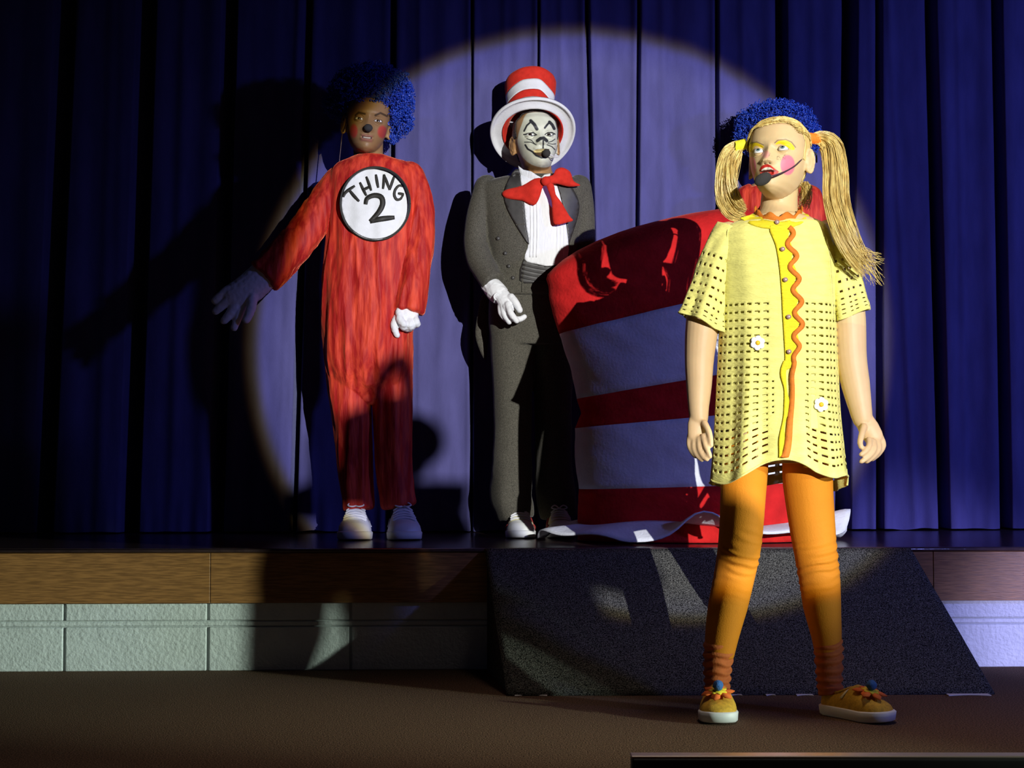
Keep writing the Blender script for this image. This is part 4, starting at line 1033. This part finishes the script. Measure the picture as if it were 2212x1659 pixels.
me = g.remesh(.005, 4); folds(me, .006, 16, 2.4, 8); obj('jumpsuit', me, M['velvet'], p4)
for s_ in (-1, 1):
    g = G(); x = 1682 + s_ * 76
    hand(g, Y4, [(x, 690, 0, 13), (x, 712, 0, 15), (x, 722, 0, 13)], [[(x - 10 + 6.5 * k, 724, 0, 6), (x - 10 + 6 * k, 742, -.01, 5.6), (x - 8 + 5 * k, 756, -.005, 5)] for k in range(4)] + [[(x - s_ * 12, 708, -.01, 6), (x - s_ * 16, 724, -.02, 5.5), (x - s_ * 14, 734, -.02, 5)]])
    obj('glove', g.remesh(.0035, 2), M['white'], p4)
for x, dd in ((1646, -.03), (1716, .03)):
    h_ = at(x, 1150, Y4 + .05); shoe(p4, (h_.x, Y4 + .05, S + .0005), (dd, -1), .20, .10, 'sneak')
# ================================================================== girl in the yellow knit dress (front right)
Y3 = 3.78
base = at(1680, 1530, Y3)
p3 = empty('person', (base.x, Y3, 0), 'girl in pale yellow knit dress and orange leggings with blonde pigtails, standing on the carpet', 'person')
H3 = headM(at(1683, 346, Y3), radians(-27), radians(10.5), radians(-1), 1.0)
P3 = dict(open=0.007, mouth_w=0.0165, smile=-0.001, lid_up=0.0058, lid_lo=0.0046, mouth_x=-.002)
g = G(); add_head(g, H3, P3)
limb(g, [(1686, 372, .03, 40), (1684, 420, .03, 39), (1682, 455, .025, 41), (1680, 475, .02, 52)], Y3, 28, 4)
hloft(g, [(462, 1640, 1726, .04, .05), (480, 1590, 1775, .05, .06), (500, 1565, 1795, .06, .07), (560, 1575, 1785, .08, .08), (700, 1585, 1775, .085, .085), (850, 1578, 1782, .085, .09), (1000, 1572, 1790, .085, .09)], Y3)
# arms with hands in one surface
limb(g, [(1572, 512, 0, 34), (1540, 600, .0, 38), (1519, 690, -.005, 37), (1511, 770, -.005, 32), (1510, 830, -.01, 28), (1509, 880, -.02, 22.5), (1510, 903, -.025, 20)], Y3, 22, 5)
hand(g, Y3, [(1510, 898, -.025, 19), (1507, 918, -.03, 22), (1506, 940, -.035, 21)], [
    [(1491, 940, -.030, 7.2), (1489, 960, -.036, 6.6), (1495, 976, -.046, 6.0), (1503, 986, -.055, 5.2)], [(1501, 946, -.040, 7.4), (1500, 968, -.050, 6.8), (1507, 984, -.062, 6.2), (1516, 993, -.070, 5.4)],
    [(1511, 948, -.050, 7.4), (1512, 970, -.064, 6.8), (1519, 985, -.076, 6.2), (1527, 992, -.082, 5.4)], [(1520, 942, -.058, 7.2), (1524, 962, -.074, 6.6), (1530, 976, -.084, 6.0), (1534, 986, -.086, 5.2)],
    [(1522, 914, -.05, 7.6), (1531, 932, -.066, 7.0), (1535, 950, -.076, 6.2), (1536, 962, -.080, 5.4)]], flat=.55)
limb(g, [(1796, 505, 0, 34), (1822, 600, 0, 37), (1833, 690, 0, 37), (1838, 770, -.005, 34), (1848, 830, -.01, 31), (1858, 880, -.02, 25), (1863, 905, -.025, 21.5)], Y3, 22, 5)
hand(g, Y3, [(1864, 903, -.025, 20), (1876, 924, -.032, 23), (1886, 942, -.036, 22)], [
    [(1902, 944, -.030, 7.2), (1908, 962, -.040, 6.8), (1898, 980, -.055, 6.2), (1884, 992, -.066, 5.4)], [(1895, 952, -.045, 7.4), (1898, 970, -.060, 6.8), (1886, 986, -.074, 6.2), (1872, 997, -.082, 5.4)],
    [(1886, 954, -.056, 7.4), (1888, 970, -.074, 6.8), (1876, 986, -.088, 6.2), (1861, 997, -.094, 5.4)], [(1877, 950, -.062, 7.2), (1877, 964, -.082, 6.6), (1868, 976, -.094, 6.0), (1860, 982, -.098, 5.2)],
    [(1866, 922, -.05, 7.8), (1861, 940, -.070, 7.0), (1858, 956, -.082, 6.4), (1860, 966, -.088, 5.4)]], flat=.6)
# legs inside the leggings
limb(g, [(1612, 1000, 0, 42), (1598, 1190, 0, 34), (1570, 1330, .008, 26), (1554, 1400, .006, 18), (1549, 1450, .004, 15), (1548, 1500, 0, 15)], Y3)
limb(g, [(1742, 1000, 0, 42), (1760, 1190, 0, 34), (1779, 1330, .008, 24), (1787, 1400, .006, 18), (1791, 1450, .004, 15), (1793, 1500, 0, 15)], Y3)
me = g.remesh(0.0029, 2); finish_head(me, H3, P3)
i3 = H3.inverted()
q3 = lambda pts: [(1520 + a / 5.925, 210 + b / 5.925) for a, b in pts]
SH_L = smooth_poly(q3([(566, 695), (572, 625), (612, 588), (680, 582), (768, 628), (745, 650), (660, 622), (612, 700)]), 3)
SH_R = smooth_poly(q3([(918, 605), (960, 560), (1050, 550), (1122, 590), (1168, 662), (1122, 674), (1062, 632), (980, 598)]), 3)
UP = smooth_poly(q3([(708, 945), (738, 885), (800, 857), (850, 868), (905, 910), (965, 955), (905, 950), (800, 930), (740, 945)]), 3)
LO = smooth_poly(q3([(722, 962), (800, 955), (960, 950), (905, 1000), (800, 1005), (735, 1000)]), 3)
TE = smooth_poly(q3([(735, 950), (775, 905), (845, 897), (895, 942), (820, 962)]), 3)
BR = [q3([(560, 640), (600, 590), (680, 572), (765, 612)]), q3([(910, 585), (950, 550), (1050, 540), (1125, 575), (1175, 640)])]
def col3(p, n):
    q = i3 @ p; c = (0.69, 0.50, 0.255)
    if q.z < -.125 or q.y > .03:
        if q.z < -.4: c = (0.66, 0.45, 0.24)
        return c
    x, y = proj(p)
    if q.y < -.015:
        for (cx, cy, rx, ry) in ((1520 + 618 / 5.925, 210 + 900 / 5.925, 9, 24), (1520 + 1075 / 5.925, 210 + 868 / 5.925, 15.5, 21.5)):
            k = sst(1.12, .90, hypot((x - cx) / rx, (y - cy) / ry)); c = tuple(a + (b - a) * k * .9 for a, b in zip(c, (0.78, 0.17, 0.27)))
        k = sst(1.3, .6, hypot((x - 1654) / 9, (y - 333) / 8.5)); c = tuple(a + (b - a) * k * .6 for a, b in zip(c, (0.72, .20, .26)))
        s = 1 if q.x > 0 else -1; r = abs(hypot(q.x - s * .031, q.z * 2.1) - .0128)
        c = mixc(c, (.90, .66, .012), max(soft(SH_L, x, y), soft(SH_R, x, y)))
        c = tuple(a + (b - a) * .8 * sst(.0020, .0006, r) for a, b in zip(c, (.10, .06, .04)))
        for b_ in BR:
            k = sst(1.9, .5, dline((x, y), b_)); c = tuple(a + (b - a) * k * .65 for a, b in zip(c, (.12, .06, .03)))
        c = mixc(c, (.56, .028, .018), max(soft(UP, x, y), soft(LO, x, y)))
        c = mixc(c, (.02, .01, .01), sst(.0022, .0008, hypot(abs(q.x) - .0062, (q.z + .0415) * 1.3)) * (q.y < -.08))
        c = mixc(c, (.80, .76, .60), soft(TE, x, y, .6))
        if False: pass
        elif inside([(1641, 369), (1645, 373), (1672, 371), (1678, 369), (1665, 366)], x, y): c = (.10, .02, .015)
        # freckles and smudges
        k = noise.noise(p * 330) * noise.noise(p * 40 + Vector((3, 3, 3)))
        if k > .16 and 322 < y < 345: c = tuple(a * .55 for a in c)
    return c
paint(me, col3); b3 = obj('body', me, M['skin_light'], p3)
eyes(H3, b3, (0.10, 0.34), iris=(.16, .24, .27), white=(.86, .85, .80))
# hair: scalp, bands, pigtails
me = hair_cap(H3, lambda q: (q.z > .066 + .004 * sin(q.x * 60)) or (q.y > -.040 + .018 * sst(.07, .03, q.z) and q.z > -.012 + .0 * q.x) or (q.y > .012 and q.z > -.065), 1.022, .001, 4)
hr = obj('hair', me, M['hair'], p3, thick=.001)
rnd = random.Random(21)
# fine combed strands over the scalp towards each band
g = G()
gh = G(); gh.loft(head_rings(48, 1.0, 30)); mh = gh.mesh(); bh = bvh(mh); bpy.data.meshes.remove(mh); hcen = Vector((0, .005, .015))
def scalp(d, off):
    h = bh.ray_cast(hcen, d); return H3 @ ((h[0] if h[0] else d * .09) + d * off)
eR = (i3 @ at(1756, 300, Y3 + .012) - hcen).normalized(); eL = (i3 @ at(1605, 314, Y3 + .02) - hcen).normalized()
for i in range(1500):
    s_ = 1 if rnd.random() < .55 else -1; e_ = eR if s_ > 0 else eL; u_ = rnd.random()
    if rnd.random() < .45: d0 = Vector((s_ * u_ * .062, -.078 + .012 * rnd.random() + .020 * u_, .058 + .008 * rnd.random() - .030 * u_ ** 2))      # along the hairline
    else: d0 = Vector((s_ * rnd.random() * .012, -.07 + .145 * u_, .085))
    d0.normalize(); d1 = (e_ + Vector((rnd.gauss(0, .06), rnd.gauss(0, .06), rnd.gauss(0, .06)))).normalized(); pts = []
    of = rnd.uniform(.003, .0065)
    for k in range(11):
        t = k / 10; pts.append(scalp(d0.slerp(d1, t), of + .0012 * noise.noise(Vector((i * .3, t * 4, 0)))))
    g.tube(pts, [.0009 * (.4 + .6 * min(1, k / 3)) for k in range(11)], 3, cap=False)
obj('combed_strands', g.mesh(), M['hair'], hr, kind='stuff')
bR = at(1760, 300, Y3 + .012); bL = at(1599, 314, Y3 + .02)
for c, m_, lb_, rot in ((bR, 'elastic_o', 'orange ribbed hair band', -.15), (bL, 'elastic_y', 'yellow ribbed hair band', .25)):
    g = G()
    for k in range(7):
        cc = c + Vector(((k - 3) * .0038, 0, (k - 3) * .0038 * rot)); ring = [cc + Vector((0.0008 * sin(5 * a), .0105 * cos(a), .0118 * sin(a))) for a in [2 * pi * q / 20 for q in range(21)]]
        g.tube(ring, .0026, 6, cap=False)
    obj('hair_band', g.mesh(), M[m_], hr, label=lb_)
g = G()
cR = [at(x, y, Y3 + d) for x, y, d in ((1752, 299, .01), (1778, 298, .01), (1800, 318, .005), (1806, 370, -.02), (1806, 430, -.06), (1822, 490, -.09), (1848, 545, -.09), (1880, 588, -.07))]
strands(g, cR, lambda t: .010 + .018 * sst(0, .3, t) + .004 * sin(t * 9), 700, rnd, .0011, .011, 26)
for k in range(70):      # blown ends
    a = at(1845 + rnd.uniform(-18, 14), 530 + rnd.uniform(-20, 20), Y3 - .08 + rnd.uniform(-.02, .02)); e_ = at(1870 + rnd.uniform(0, 42), 560 + rnd.uniform(-15, 58), Y3 - .05 + rnd.uniform(-.03, .03)); m_ = a.lerp(e_, .5) + Vector((rnd.uniform(-.01, .01), 0, rnd.uniform(-.012, .006)))
    g.tube([a, m_, e_], [.0010, .0008, .0004], 3, cap=False, sub=5)
obj('pigtail', g.mesh(), M['hair'], hr, label='longer pigtail blown over the shoulder')
g = G()
cL = [at(x, y, Y3 + d) for x, y, d in ((1612, 312, .02), (1592, 320, .02), (1574, 345, .015), (1568, 385, .01), (1573, 425, .015), (1590, 452, .03), (1615, 462, .05))]
strands(g, cL, lambda t: .009 + .017 * sst(0, .3, t) - .008 * sst(.75, 1, t), 600, rnd, .0011, .008, 24)
obj('pigtail', g.mesh(), M['hair'], hr, label='shorter pigtail beside the face')
g = G()
for k in range(190):
    a = H3 @ Vector((.055 + rnd.uniform(-.012, .01), .05 + rnd.uniform(-.02, .03), -.05)); e_ = at(1735 + rnd.uniform(-12, 16), 430 + rnd.uniform(-12, 26), Y3 + .06)
    g.tube([a, a.lerp(e_, .5) + Vector((rnd.uniform(-.006, .012), 0, 0)), e_], [.0007, .0006, .0003], 3, cap=False, sub=5)
obj('nape_wisps', g.mesh(), M['hair'], hr)
# headset
m0 = at(1648, 387, Y3 - .128)
g = G(); R_ = Matrix.Rotation(radians(-28), 3, 'Y'); g.ell(m0, (.0225, .013, .0145), R_, 24, 16); mo = obj('headset_microphone', g.mesh(), M['mic'], p3, label='black foam headset microphone on a thin boom')
g = G(); g.tube([at(1664, 381, Y3 - .132), at(1690, 373, Y3 - .118), at(1715, 360, Y3 - .085), at(1730, 346, Y3 - .055), at(1737, 338, Y3 - .03)], .0019, 8, sub=5); obj('boom', g.mesh(), M['wire'], mo)
g = G(); g.ell(at(1736, 336, Y3 - .03), (.007, .008, .010), None, 14, 8); g.tube([at(1736, 330, Y3 - .03), at(1746, 326, Y3 + .0), at(1762, 332, Y3 + .02), at(1764, 350, Y3 + .03)], .002, 6, sub=4); obj('ear_hook', g.mesh(), M['mic'], mo)

# leggings
g = G()
hloft(g, [(880, 1590, 1772, .088, .092), (950, 1580, 1785, .092, .098), (975, 1577, 1788, .08, .09), (990, 1590, 1776, .05, .06)], Y3)
limb(g, [(1612, 960, .0, 50), (1607, 1040, 0, 50), (1602, 1130, 0, 47.5), (1596, 1190, -.004, 46), (1585, 1250, .002, 44), (1572, 1310, .008, 42), (1560, 1370, .008, 36.5), (1553, 1420, .006, 31)], Y3, 30, 5, ends='rf')
limb(g, [(1742, 960, .0, 52), (1745, 1040, 0, 54), (1754, 1130, 0, 49), (1761, 1190, -.004, 46), (1770, 1250, .002, 44), (1776, 1310, .008, 41), (1785, 1370, .008, 33), (1790, 1420, .006, 27)], Y3, 30, 5, ends='rf')
lg = g.remesh(.0036, 4)
kz1 = at(1596, 1200, Y3); kz2 = at(1761, 1215, Y3)
def lf(p, n):
    d = 0
    for kz, sg in ((kz1, 1), (kz2, -1)):
        m_ = g2(p.x - kz.x, .06) * g2(p.z - kz.z, .045); u = (p.z - kz.z) + sg * .25 * (p.x - kz.x) + .006 * noise.noise(p * 25)
        d += .0030 * m_ * sin(u * 300 + 2.0 * noise.noise(p * 14)) * sst(-.25, .35, noise.noise(Vector((p.x * 12, p.y * 12, p.z * 26))))
    d += .0012 * noise.noise(Vector((p.x * 14, p.y * 14, p.z * 10)))
    return n * d
displace(lg, lf); obj('leggings', lg, M['legging'], p3)
for pts in ([(1553, 1400, .006, 32), (1550, 1440, .004, 29), (1549, 1480, .0, 26), (1548, 1502, -.004, 26)], [(1790, 1395, .006, 30), (1791, 1440, .004, 28), (1792, 1475, .0, 26), (1795, 1500, -.004, 26)]):
    g = G(); limb(g, pts, Y3, 28, 6, ends='rf'); me = g.remesh(.0028, 2)
    displace(me, lambda p, n: n * (.0028 * sin(p.z * 300 + 5 * noise.noise(p * 16)) * sst(.045, .075, p.z) + .001)); obj('sock', me, M['sock'], p3, label='rust orange sock bunched at the ankle')
# shoes
h_ = on_z(1546, 1500, .0); shoe(p3, (at(1547, 1500, Y3 + .045).x, Y3 + .045, .0005), (-.10, -1), .20, .094, 'slip')
shoe(p3, (at(1782, 1500, Y3 + .02).x, Y3 + .02, .0005), (.62, -.78), .20, .090, 'slip')

# dress
DR = [(456, 1634, 1730, .050, .058), (463, 1622, 1740, .056, .062), (470, 1608, 1752, .060, .066), (478, 1592, 1768, .062, .07), (490, 1566, 1790, .072, .078), (510, 1551, 1802, .082, .084), (560, 1552, 1804, .098, .092), (620, 1554, 1805, .106, .096), (700, 1554, 1806, .108, .10), (800, 1550, 1808, .112, .106), (900, 1546, 1812, .116, .112), (980, 1542, 1819, .120, .118), (1044, 1537, 1826, .124, .124)]
RR = smooth_poly(DR, 24, False)
# equal spacing in height
zs = [r[0] for r in RR]; rows = []; py = 456.0
while py < 1044:
    j = max(i for i in range(len(zs)) if zs[i] <= py); a = RR[j]; b = RR[min(j + 1, len(RR) - 1)]; t = 0 if b[0] == a[0] else (py - a[0]) / (b[0] - a[0]); rows.append(tuple(u + (v - u) * clamp(t) for u, v in zip(a, b))); py += 4.2
NA = 208; vs = []; nR = len(rows)
for i, r in enumerate(rows):
    ring = hring(r[1], r[2], r[0], Y3, r[3], r[4], NA, .9); hemk = i / (nR - 1)
    for k, p in enumerate(ring):
        t = 2 * pi * k / NA; c_, s_ = cos(t), sin(t)
        amp = .002 + .013 * sst(.25, 1, hemk)
        wv = amp * (sin(9 * t + .6) * .45 + sin(14 * t + 2.0) * .3 + noise.noise(Vector((c_ * 3.1, s_ * 3.1, hemk * 1.2))) * .9)
        wv += .0032 * noise.noise(Vector((p.x * 9, p.y * 9, p.z * 5)))
        p = p + Vector((c_ * .6, -s_, 0)) * wv
        lift = (.052 * g2(p.x - at(1690, 1000, Y3).x, .075) if s_ > 0 else -.014) * sst(.55, 1, hemk)
        lift += .010 * sin(4 * t + .5) * sst(.7, 1, hemk)
        p.z += lift - max(0.0, 480 - r[0]) / 24 * .026 * sst(0, .75, s_); vs.append(p)
fs = []
def hole(i, k, i0, per=4, w=2):
    return i >= i0 and (i - i0) % per == 0 and k % 5 < 3
for i in range(nR - 1):
    for k in range(NA):
        t = 2 * pi * k / NA; front_plain = False
        px_ = proj(vs[i * NA + k])[0]; sn = sin(t)
        i0 = 49
        if sn > 0 and (1672 < px_ < 1742): front_plain = True
        if i < nR - 4 and hole(i, k, i0) and not front_plain: continue
        a, b = i * NA + k, i * NA + (k + 1) % NA; fs.append((a, b, b + NA, a + NA))
g = G(); g.add(vs, fs); dm = g.mesh()
dress = obj('dress', dm, M['knit'], p3, thick=.0022, label='pale yellow knit dress with openwork rows')
dfull = G(); dfull.loft([[Vector(q) for q in vs[i * NA:(i + 1) * NA]] for i in range(nR)], cap=False); dfm = dfull.mesh(); bdr = bvh(dfm)
# hem binding
g = G(); g.tube([vs[(nR - 1) * NA + k % NA] for k in range(NA + 1)], .0028, 6, cap=False); obj('hem', g.mesh(), M['knit'], dress)
# slip under the openwork
g = G(); SR = [tuple([r[0], r[1] + 8, r[2] - 8, r[3] - .010, r[4] - .010]) for r in rows[8:115:4]]
g.loft([hring(r[1], r[2], r[0], Y3, r[3], r[4], 48, .9) for r in SR], cap=False); obj('slip', g.mesh(), M['knit_in'], dress, label='dull yellow slip seen through the openwork')
# sleeves
for pts, wv_seed, nm in (([(1582, 496, .0, 33), (1566, 530, -.002, 38), (1548, 580, -.004, 40), (1535, 630, -.006, 41), (1522, 672, -.008, 44), (1517, 690, -.009, 46)], 1, 0), ([(1788, 494, .0, 30), (1806, 530, -.002, 36), (1818, 580, -.004, 38), (1828, 630, -.006, 40), (1833, 658, -.008, 42), (1836, 674, -.009, 43)], 5, 1)):
    P = smooth_poly([(p[0], p[1], p[2], p[3]) for p in pts], 10, False); n_ = 84; vs2 = []
    C = [at(p[0], p[1], Y3 + p[2]) for p in P]; m_ = len(P)
    for i in range(m_):
        t_ = (C[min(i + 1, m_ - 1)] - C[max(i - 1, 0)]).normalized(); b_ = t_.cross(Vector((0, -1, 0))).normalized(); r_ = P[i][3] * Y3 / F; hk = i / (m_ - 1)
        for k in range(n_):
            a = 2 * pi * k / n_; wv = (.0015 + .007 * hk ** 2) * (sin(5 * a + wv_seed) + .6 * noise.noise(Vector((cos(a) * 2, sin(a) * 2, hk * 2 + wv_seed)))) + .003 * noise.noise(Vector((cos(a) * 3, wv_seed, hk * 6)))
            q = C[i] + Vector((0, -1, 0)) * (r_ * 1.02 + wv) * cos(a) + b_ * (r_ + wv) * sin(a)
            # slanted cuff
            if nm == 0: q.z -= .018 * hk * sst(-.04, .04, q.x - C[i].x)
            else: q.z -= .016 * hk * sst(.04, -.04, q.x - C[i].x)
            vs2.append(q)
    fs2 = []
    for i in range(m_ - 1):
        for k in range(n_):
            if 12 < i < m_ - 6 and i % 4 == 0 and k % 5 < 2: continue
            a, b = i * n_ + k, i * n_ + (k + 1) % n_; fs2.append((a, a + n_, b + n_, b))
    g = G(); g.add(vs2, fs2); so = obj('sleeve', g.mesh(), M['knit'], dress, thick=.0022)
    g = G(); g.tube([vs2[(m_ - 1) * n_ + k % n_] for k in range(n_ + 1)], .0026, 6, cap=False)
    g.tube([vs2[(m_ - 4) * n_ + k % n_] for k in range(n_ + 1)], .0014, 6, cap=False); g.v and None
    for v in g.v: pass
    me = g.mesh(); hb = obj('cuff_edge', me, M['knit'], dress)
# shoulder seams
for pts in ([(1573, 482), (1568, 530), (1562, 600), (1556, 680)], [(1778, 480), (1790, 540), (1797, 620), (1800, 690)]):
    obj('seam', drape_ribbon(pts, 1.6, bdr, .003, Y3, 5), M['knit'], dress, thick=.002)
# collar yoke, scalloped trims, placket, buttons, flowers
yk = drape(smooth_poly([(1602, 471), (1618, 464), (1634, 465), (1650, 474), (1682, 479), (1710, 474), (1727, 463), (1744, 464), (1744, 474), (1716, 489), (1682, 495), (1646, 491), (1620, 483)], 3), 4, bdr, .006, Y3, fb=Y3 - .05)
obj('collar_yoke', smooth_badge(yk, 3), M['knit_bright'], dress, thick=.003, label='bright yellow collar band')
def neck_pt(a, z_):      # ring round the neck
    return at(1682 + 53 * sin(a), z_, Y3 + .006 - .074 * cos(a) )
g = G(); n_ = 80; vs3 = []
for k in range(n_):
    a = 2 * pi * k / n_; sc_ = 5.0 * sin(a * 9 + 1.57)
    base_ = 476 - 22 * (0.5 - 0.5 * cos(a)) ; 
    vs3 += [neck_pt(a, base_ + 4), neck_pt(a, base_ - 4 + sc_ * .4), neck_pt(a, base_ - 13 + sc_)]
g.add(vs3, [(3 * k + j, 3 * ((k + 1) % n_) + j, 3 * ((k + 1) % n_) + j + 1, 3 * k + j + 1) for k in range(n_) for j in (0, 1)])
obj('collar_scallop', g.mesh(), M['rick'], dress, thick=.004, label='orange scalloped collar edge')
PL = [(1663, 488), (1676, 530), (1683, 570), (1688, 620), (1691, 680), (1694, 730), (1696, 775), (1693, 800), (1712, 790), (1716, 760), (1726, 740), (1722, 716), (1728, 690), (1720, 664), (1726, 640), (1716, 612), (1722, 590), (1710, 560), (1713, 540), (1703, 510), (1705, 490)]
obj('placket', smooth_badge(drape(smooth_poly(PL, 3), 4, bdr, .005, Y3, fb=Y3 - .11), 2), M['knit_bright'], dress, thick=.003, label='bright yellow button band')
obj('placket_lower', drape_ribbon([(1698, 780), (1692, 805), (1697, 840), (1700, 880), (1692, 920), (1688, 960), (1685, 994)], lambda t: 4.5 + 1.5 * sin(t * 18), bdr, .006, Y3, 4, 3, fb=Y3 - .12), M['knit_bright'], dress, thick=.003)
RK = []
for k in range(0, 76):
    y = 490 + 4.0 * k; RK.append((interp([(490, 1705), (560, 1714), (650, 1724), (700, 1726), (790, 1716)], y)[0] + (8.6 if y < 740 else 8.6 * (790 - y) / 50) * sin(2 * pi * (y - 490) / 49.6), y))
RK = RK[::2] + [(1711, 812), (1712, 840), (1711, 870), (1707, 910), (1704, 950), (1700, 975), (1694, 992)]
obj('rickrack', drape_ribbon(RK, lambda t: 5.0 if t < .8 else 5 + 20 * (t - .8) ** 1.2, bdr, .008, Y3, 3, 2, fb=Y3 - .12), M['rick'], dress, thick=.003, label='wavy orange trim down the front')
for x, y in ((1677, 481), (1689, 539), (1695, 605), (1702, 685), (1703, 760)):
    h = bdr.ray_cast(Vector((0, 0, ZC)), camdir(x, y))[0] or at(x, y, Y3 - .07)
    g = G(); g.ell(h + Vector((0, -.011, 0)), (.0060, .0022, .0056), None, 16, 8); obj('button', g.mesh(), M['button'], dress)
for x, y in ((1636, 741), (1773, 874)):
    h = bdr.ray_cast(Vector((0, 0, ZC)), camdir(x, y))[0] + Vector((0, -.005, 0))
    g = G()
    for k in range(6):
        a = 2 * pi * k / 6 + .4; g.ell(h + Vector((cos(a) * .0105, 0, sin(a) * .0105)), (.0078, .003, .0078), None, 14, 8)
    fl = obj('flower_patch', g.mesh(), M['white'], dress, label='small white crochet daisy')
    g = G(); g.ell(h + Vector((0, -.003, 0)), (.0058, .0035, .0058), None, 14, 8); obj('flower_centre', g.mesh(), M['gold'], fl)

# ================================================================== added shadow blocker, tripod shaped, unseen behind the viewer in the follow spot beam
tx, ty = 1.765, -0.60
tp = empty('added_shadow_blocker', (tx, ty, 0), 'added unseen shadow blocker shaped like a black video camera on a tall tripod', 'shadow blocker')
V = lambda x, z, dy=0.0: Vector((x, ty + dy, z))
g = G(); g.tube([V(tx, .78), V(tx, 1.34)], .016, 16, ends='ff'); g.tube([V(tx, .95), V(tx, 1.22)], .028, 16); obj('blocker_column', g.mesh(), M['black'], tp)
for k in range(3):
    a = 2 * pi * k / 3 + .5; g = G(); f_ = Vector((tx + .42 * cos(a), ty + .42 * sin(a), .012))
    g.tube([V(tx, 1.16) + Vector((.03 * cos(a), .03 * sin(a), 0)), V(tx, 1.16).lerp(f_, .5)], .017, 12); g.tube([V(tx, 1.16).lerp(f_, .45), f_], .011, 12)
    lg_ = obj('leg', g.mesh(), M['black'], tp)
    g = G(); g.ell(f_, (.018, .018, .012), None, 14, 8); obj('rubber_foot', g.mesh(), M['mic'], lg_)
g = G(); g.loft([[V(tx + dx, z) + Vector((r_ * cos(t), r_ * sin(t), 0)) for t in [2 * pi * k / 28 for k in range(28)]] for dx, z, r_ in ((0, 1.28, .05), (0, 1.32, .078), (-.005, 1.42, .085), (-.02, 1.47, .075), (-.03, 1.488, .078))])
obj('blocker_head', g.mesh(), M['black'], tp)
g = G(); g.tube([V(tx + .03, 1.42, 0), V(tx + .09, 1.39, .01), V(tx + .125, 1.375, .02)], [.030, .034, .032], 14, sub=3); obj('blocker_handle', g.mesh(), M['mic'], tp)  # thick handle widens the added shade on the ramp
g = G(); g.box((1.605, ty - .05, 1.488), (1.800, ty + .06, 1.520)); o = obj('blocker_plate', g.mesh(), M['black'], tp, smooth=False)
vc = G(); vc.box((1.650, ty - .08, 1.520), (1.745, ty + .09, 1.60)); vc = obj('blocker_body', vc.mesh(), M['black'], tp, smooth=False); bv = vc.modifiers.new('b', 'BEVEL'); bv.width = .014; bv.segments = 3
g = G(); g.tube([Vector((1.705, ty + .085, 1.553)), Vector((1.705, ty + .15, 1.553))], .034, 24, ends='ff'); obj('lens', g.mesh(), M['black'], vc)
g = G(); g.tube([V(1.69, 1.595, -.05), V(1.69, 1.635, -.04), V(1.69, 1.642, .03), V(1.69, 1.60, .06)], .012, 12, sub=4); obj('blocker_grip', g.mesh(), M['mic'], vc)
g = G(); g.box((1.745, ty - .075, 1.515), (1.752, ty + .01, 1.585)); obj('blocker_screen', g.mesh(), M['black'], vc, smooth=False)
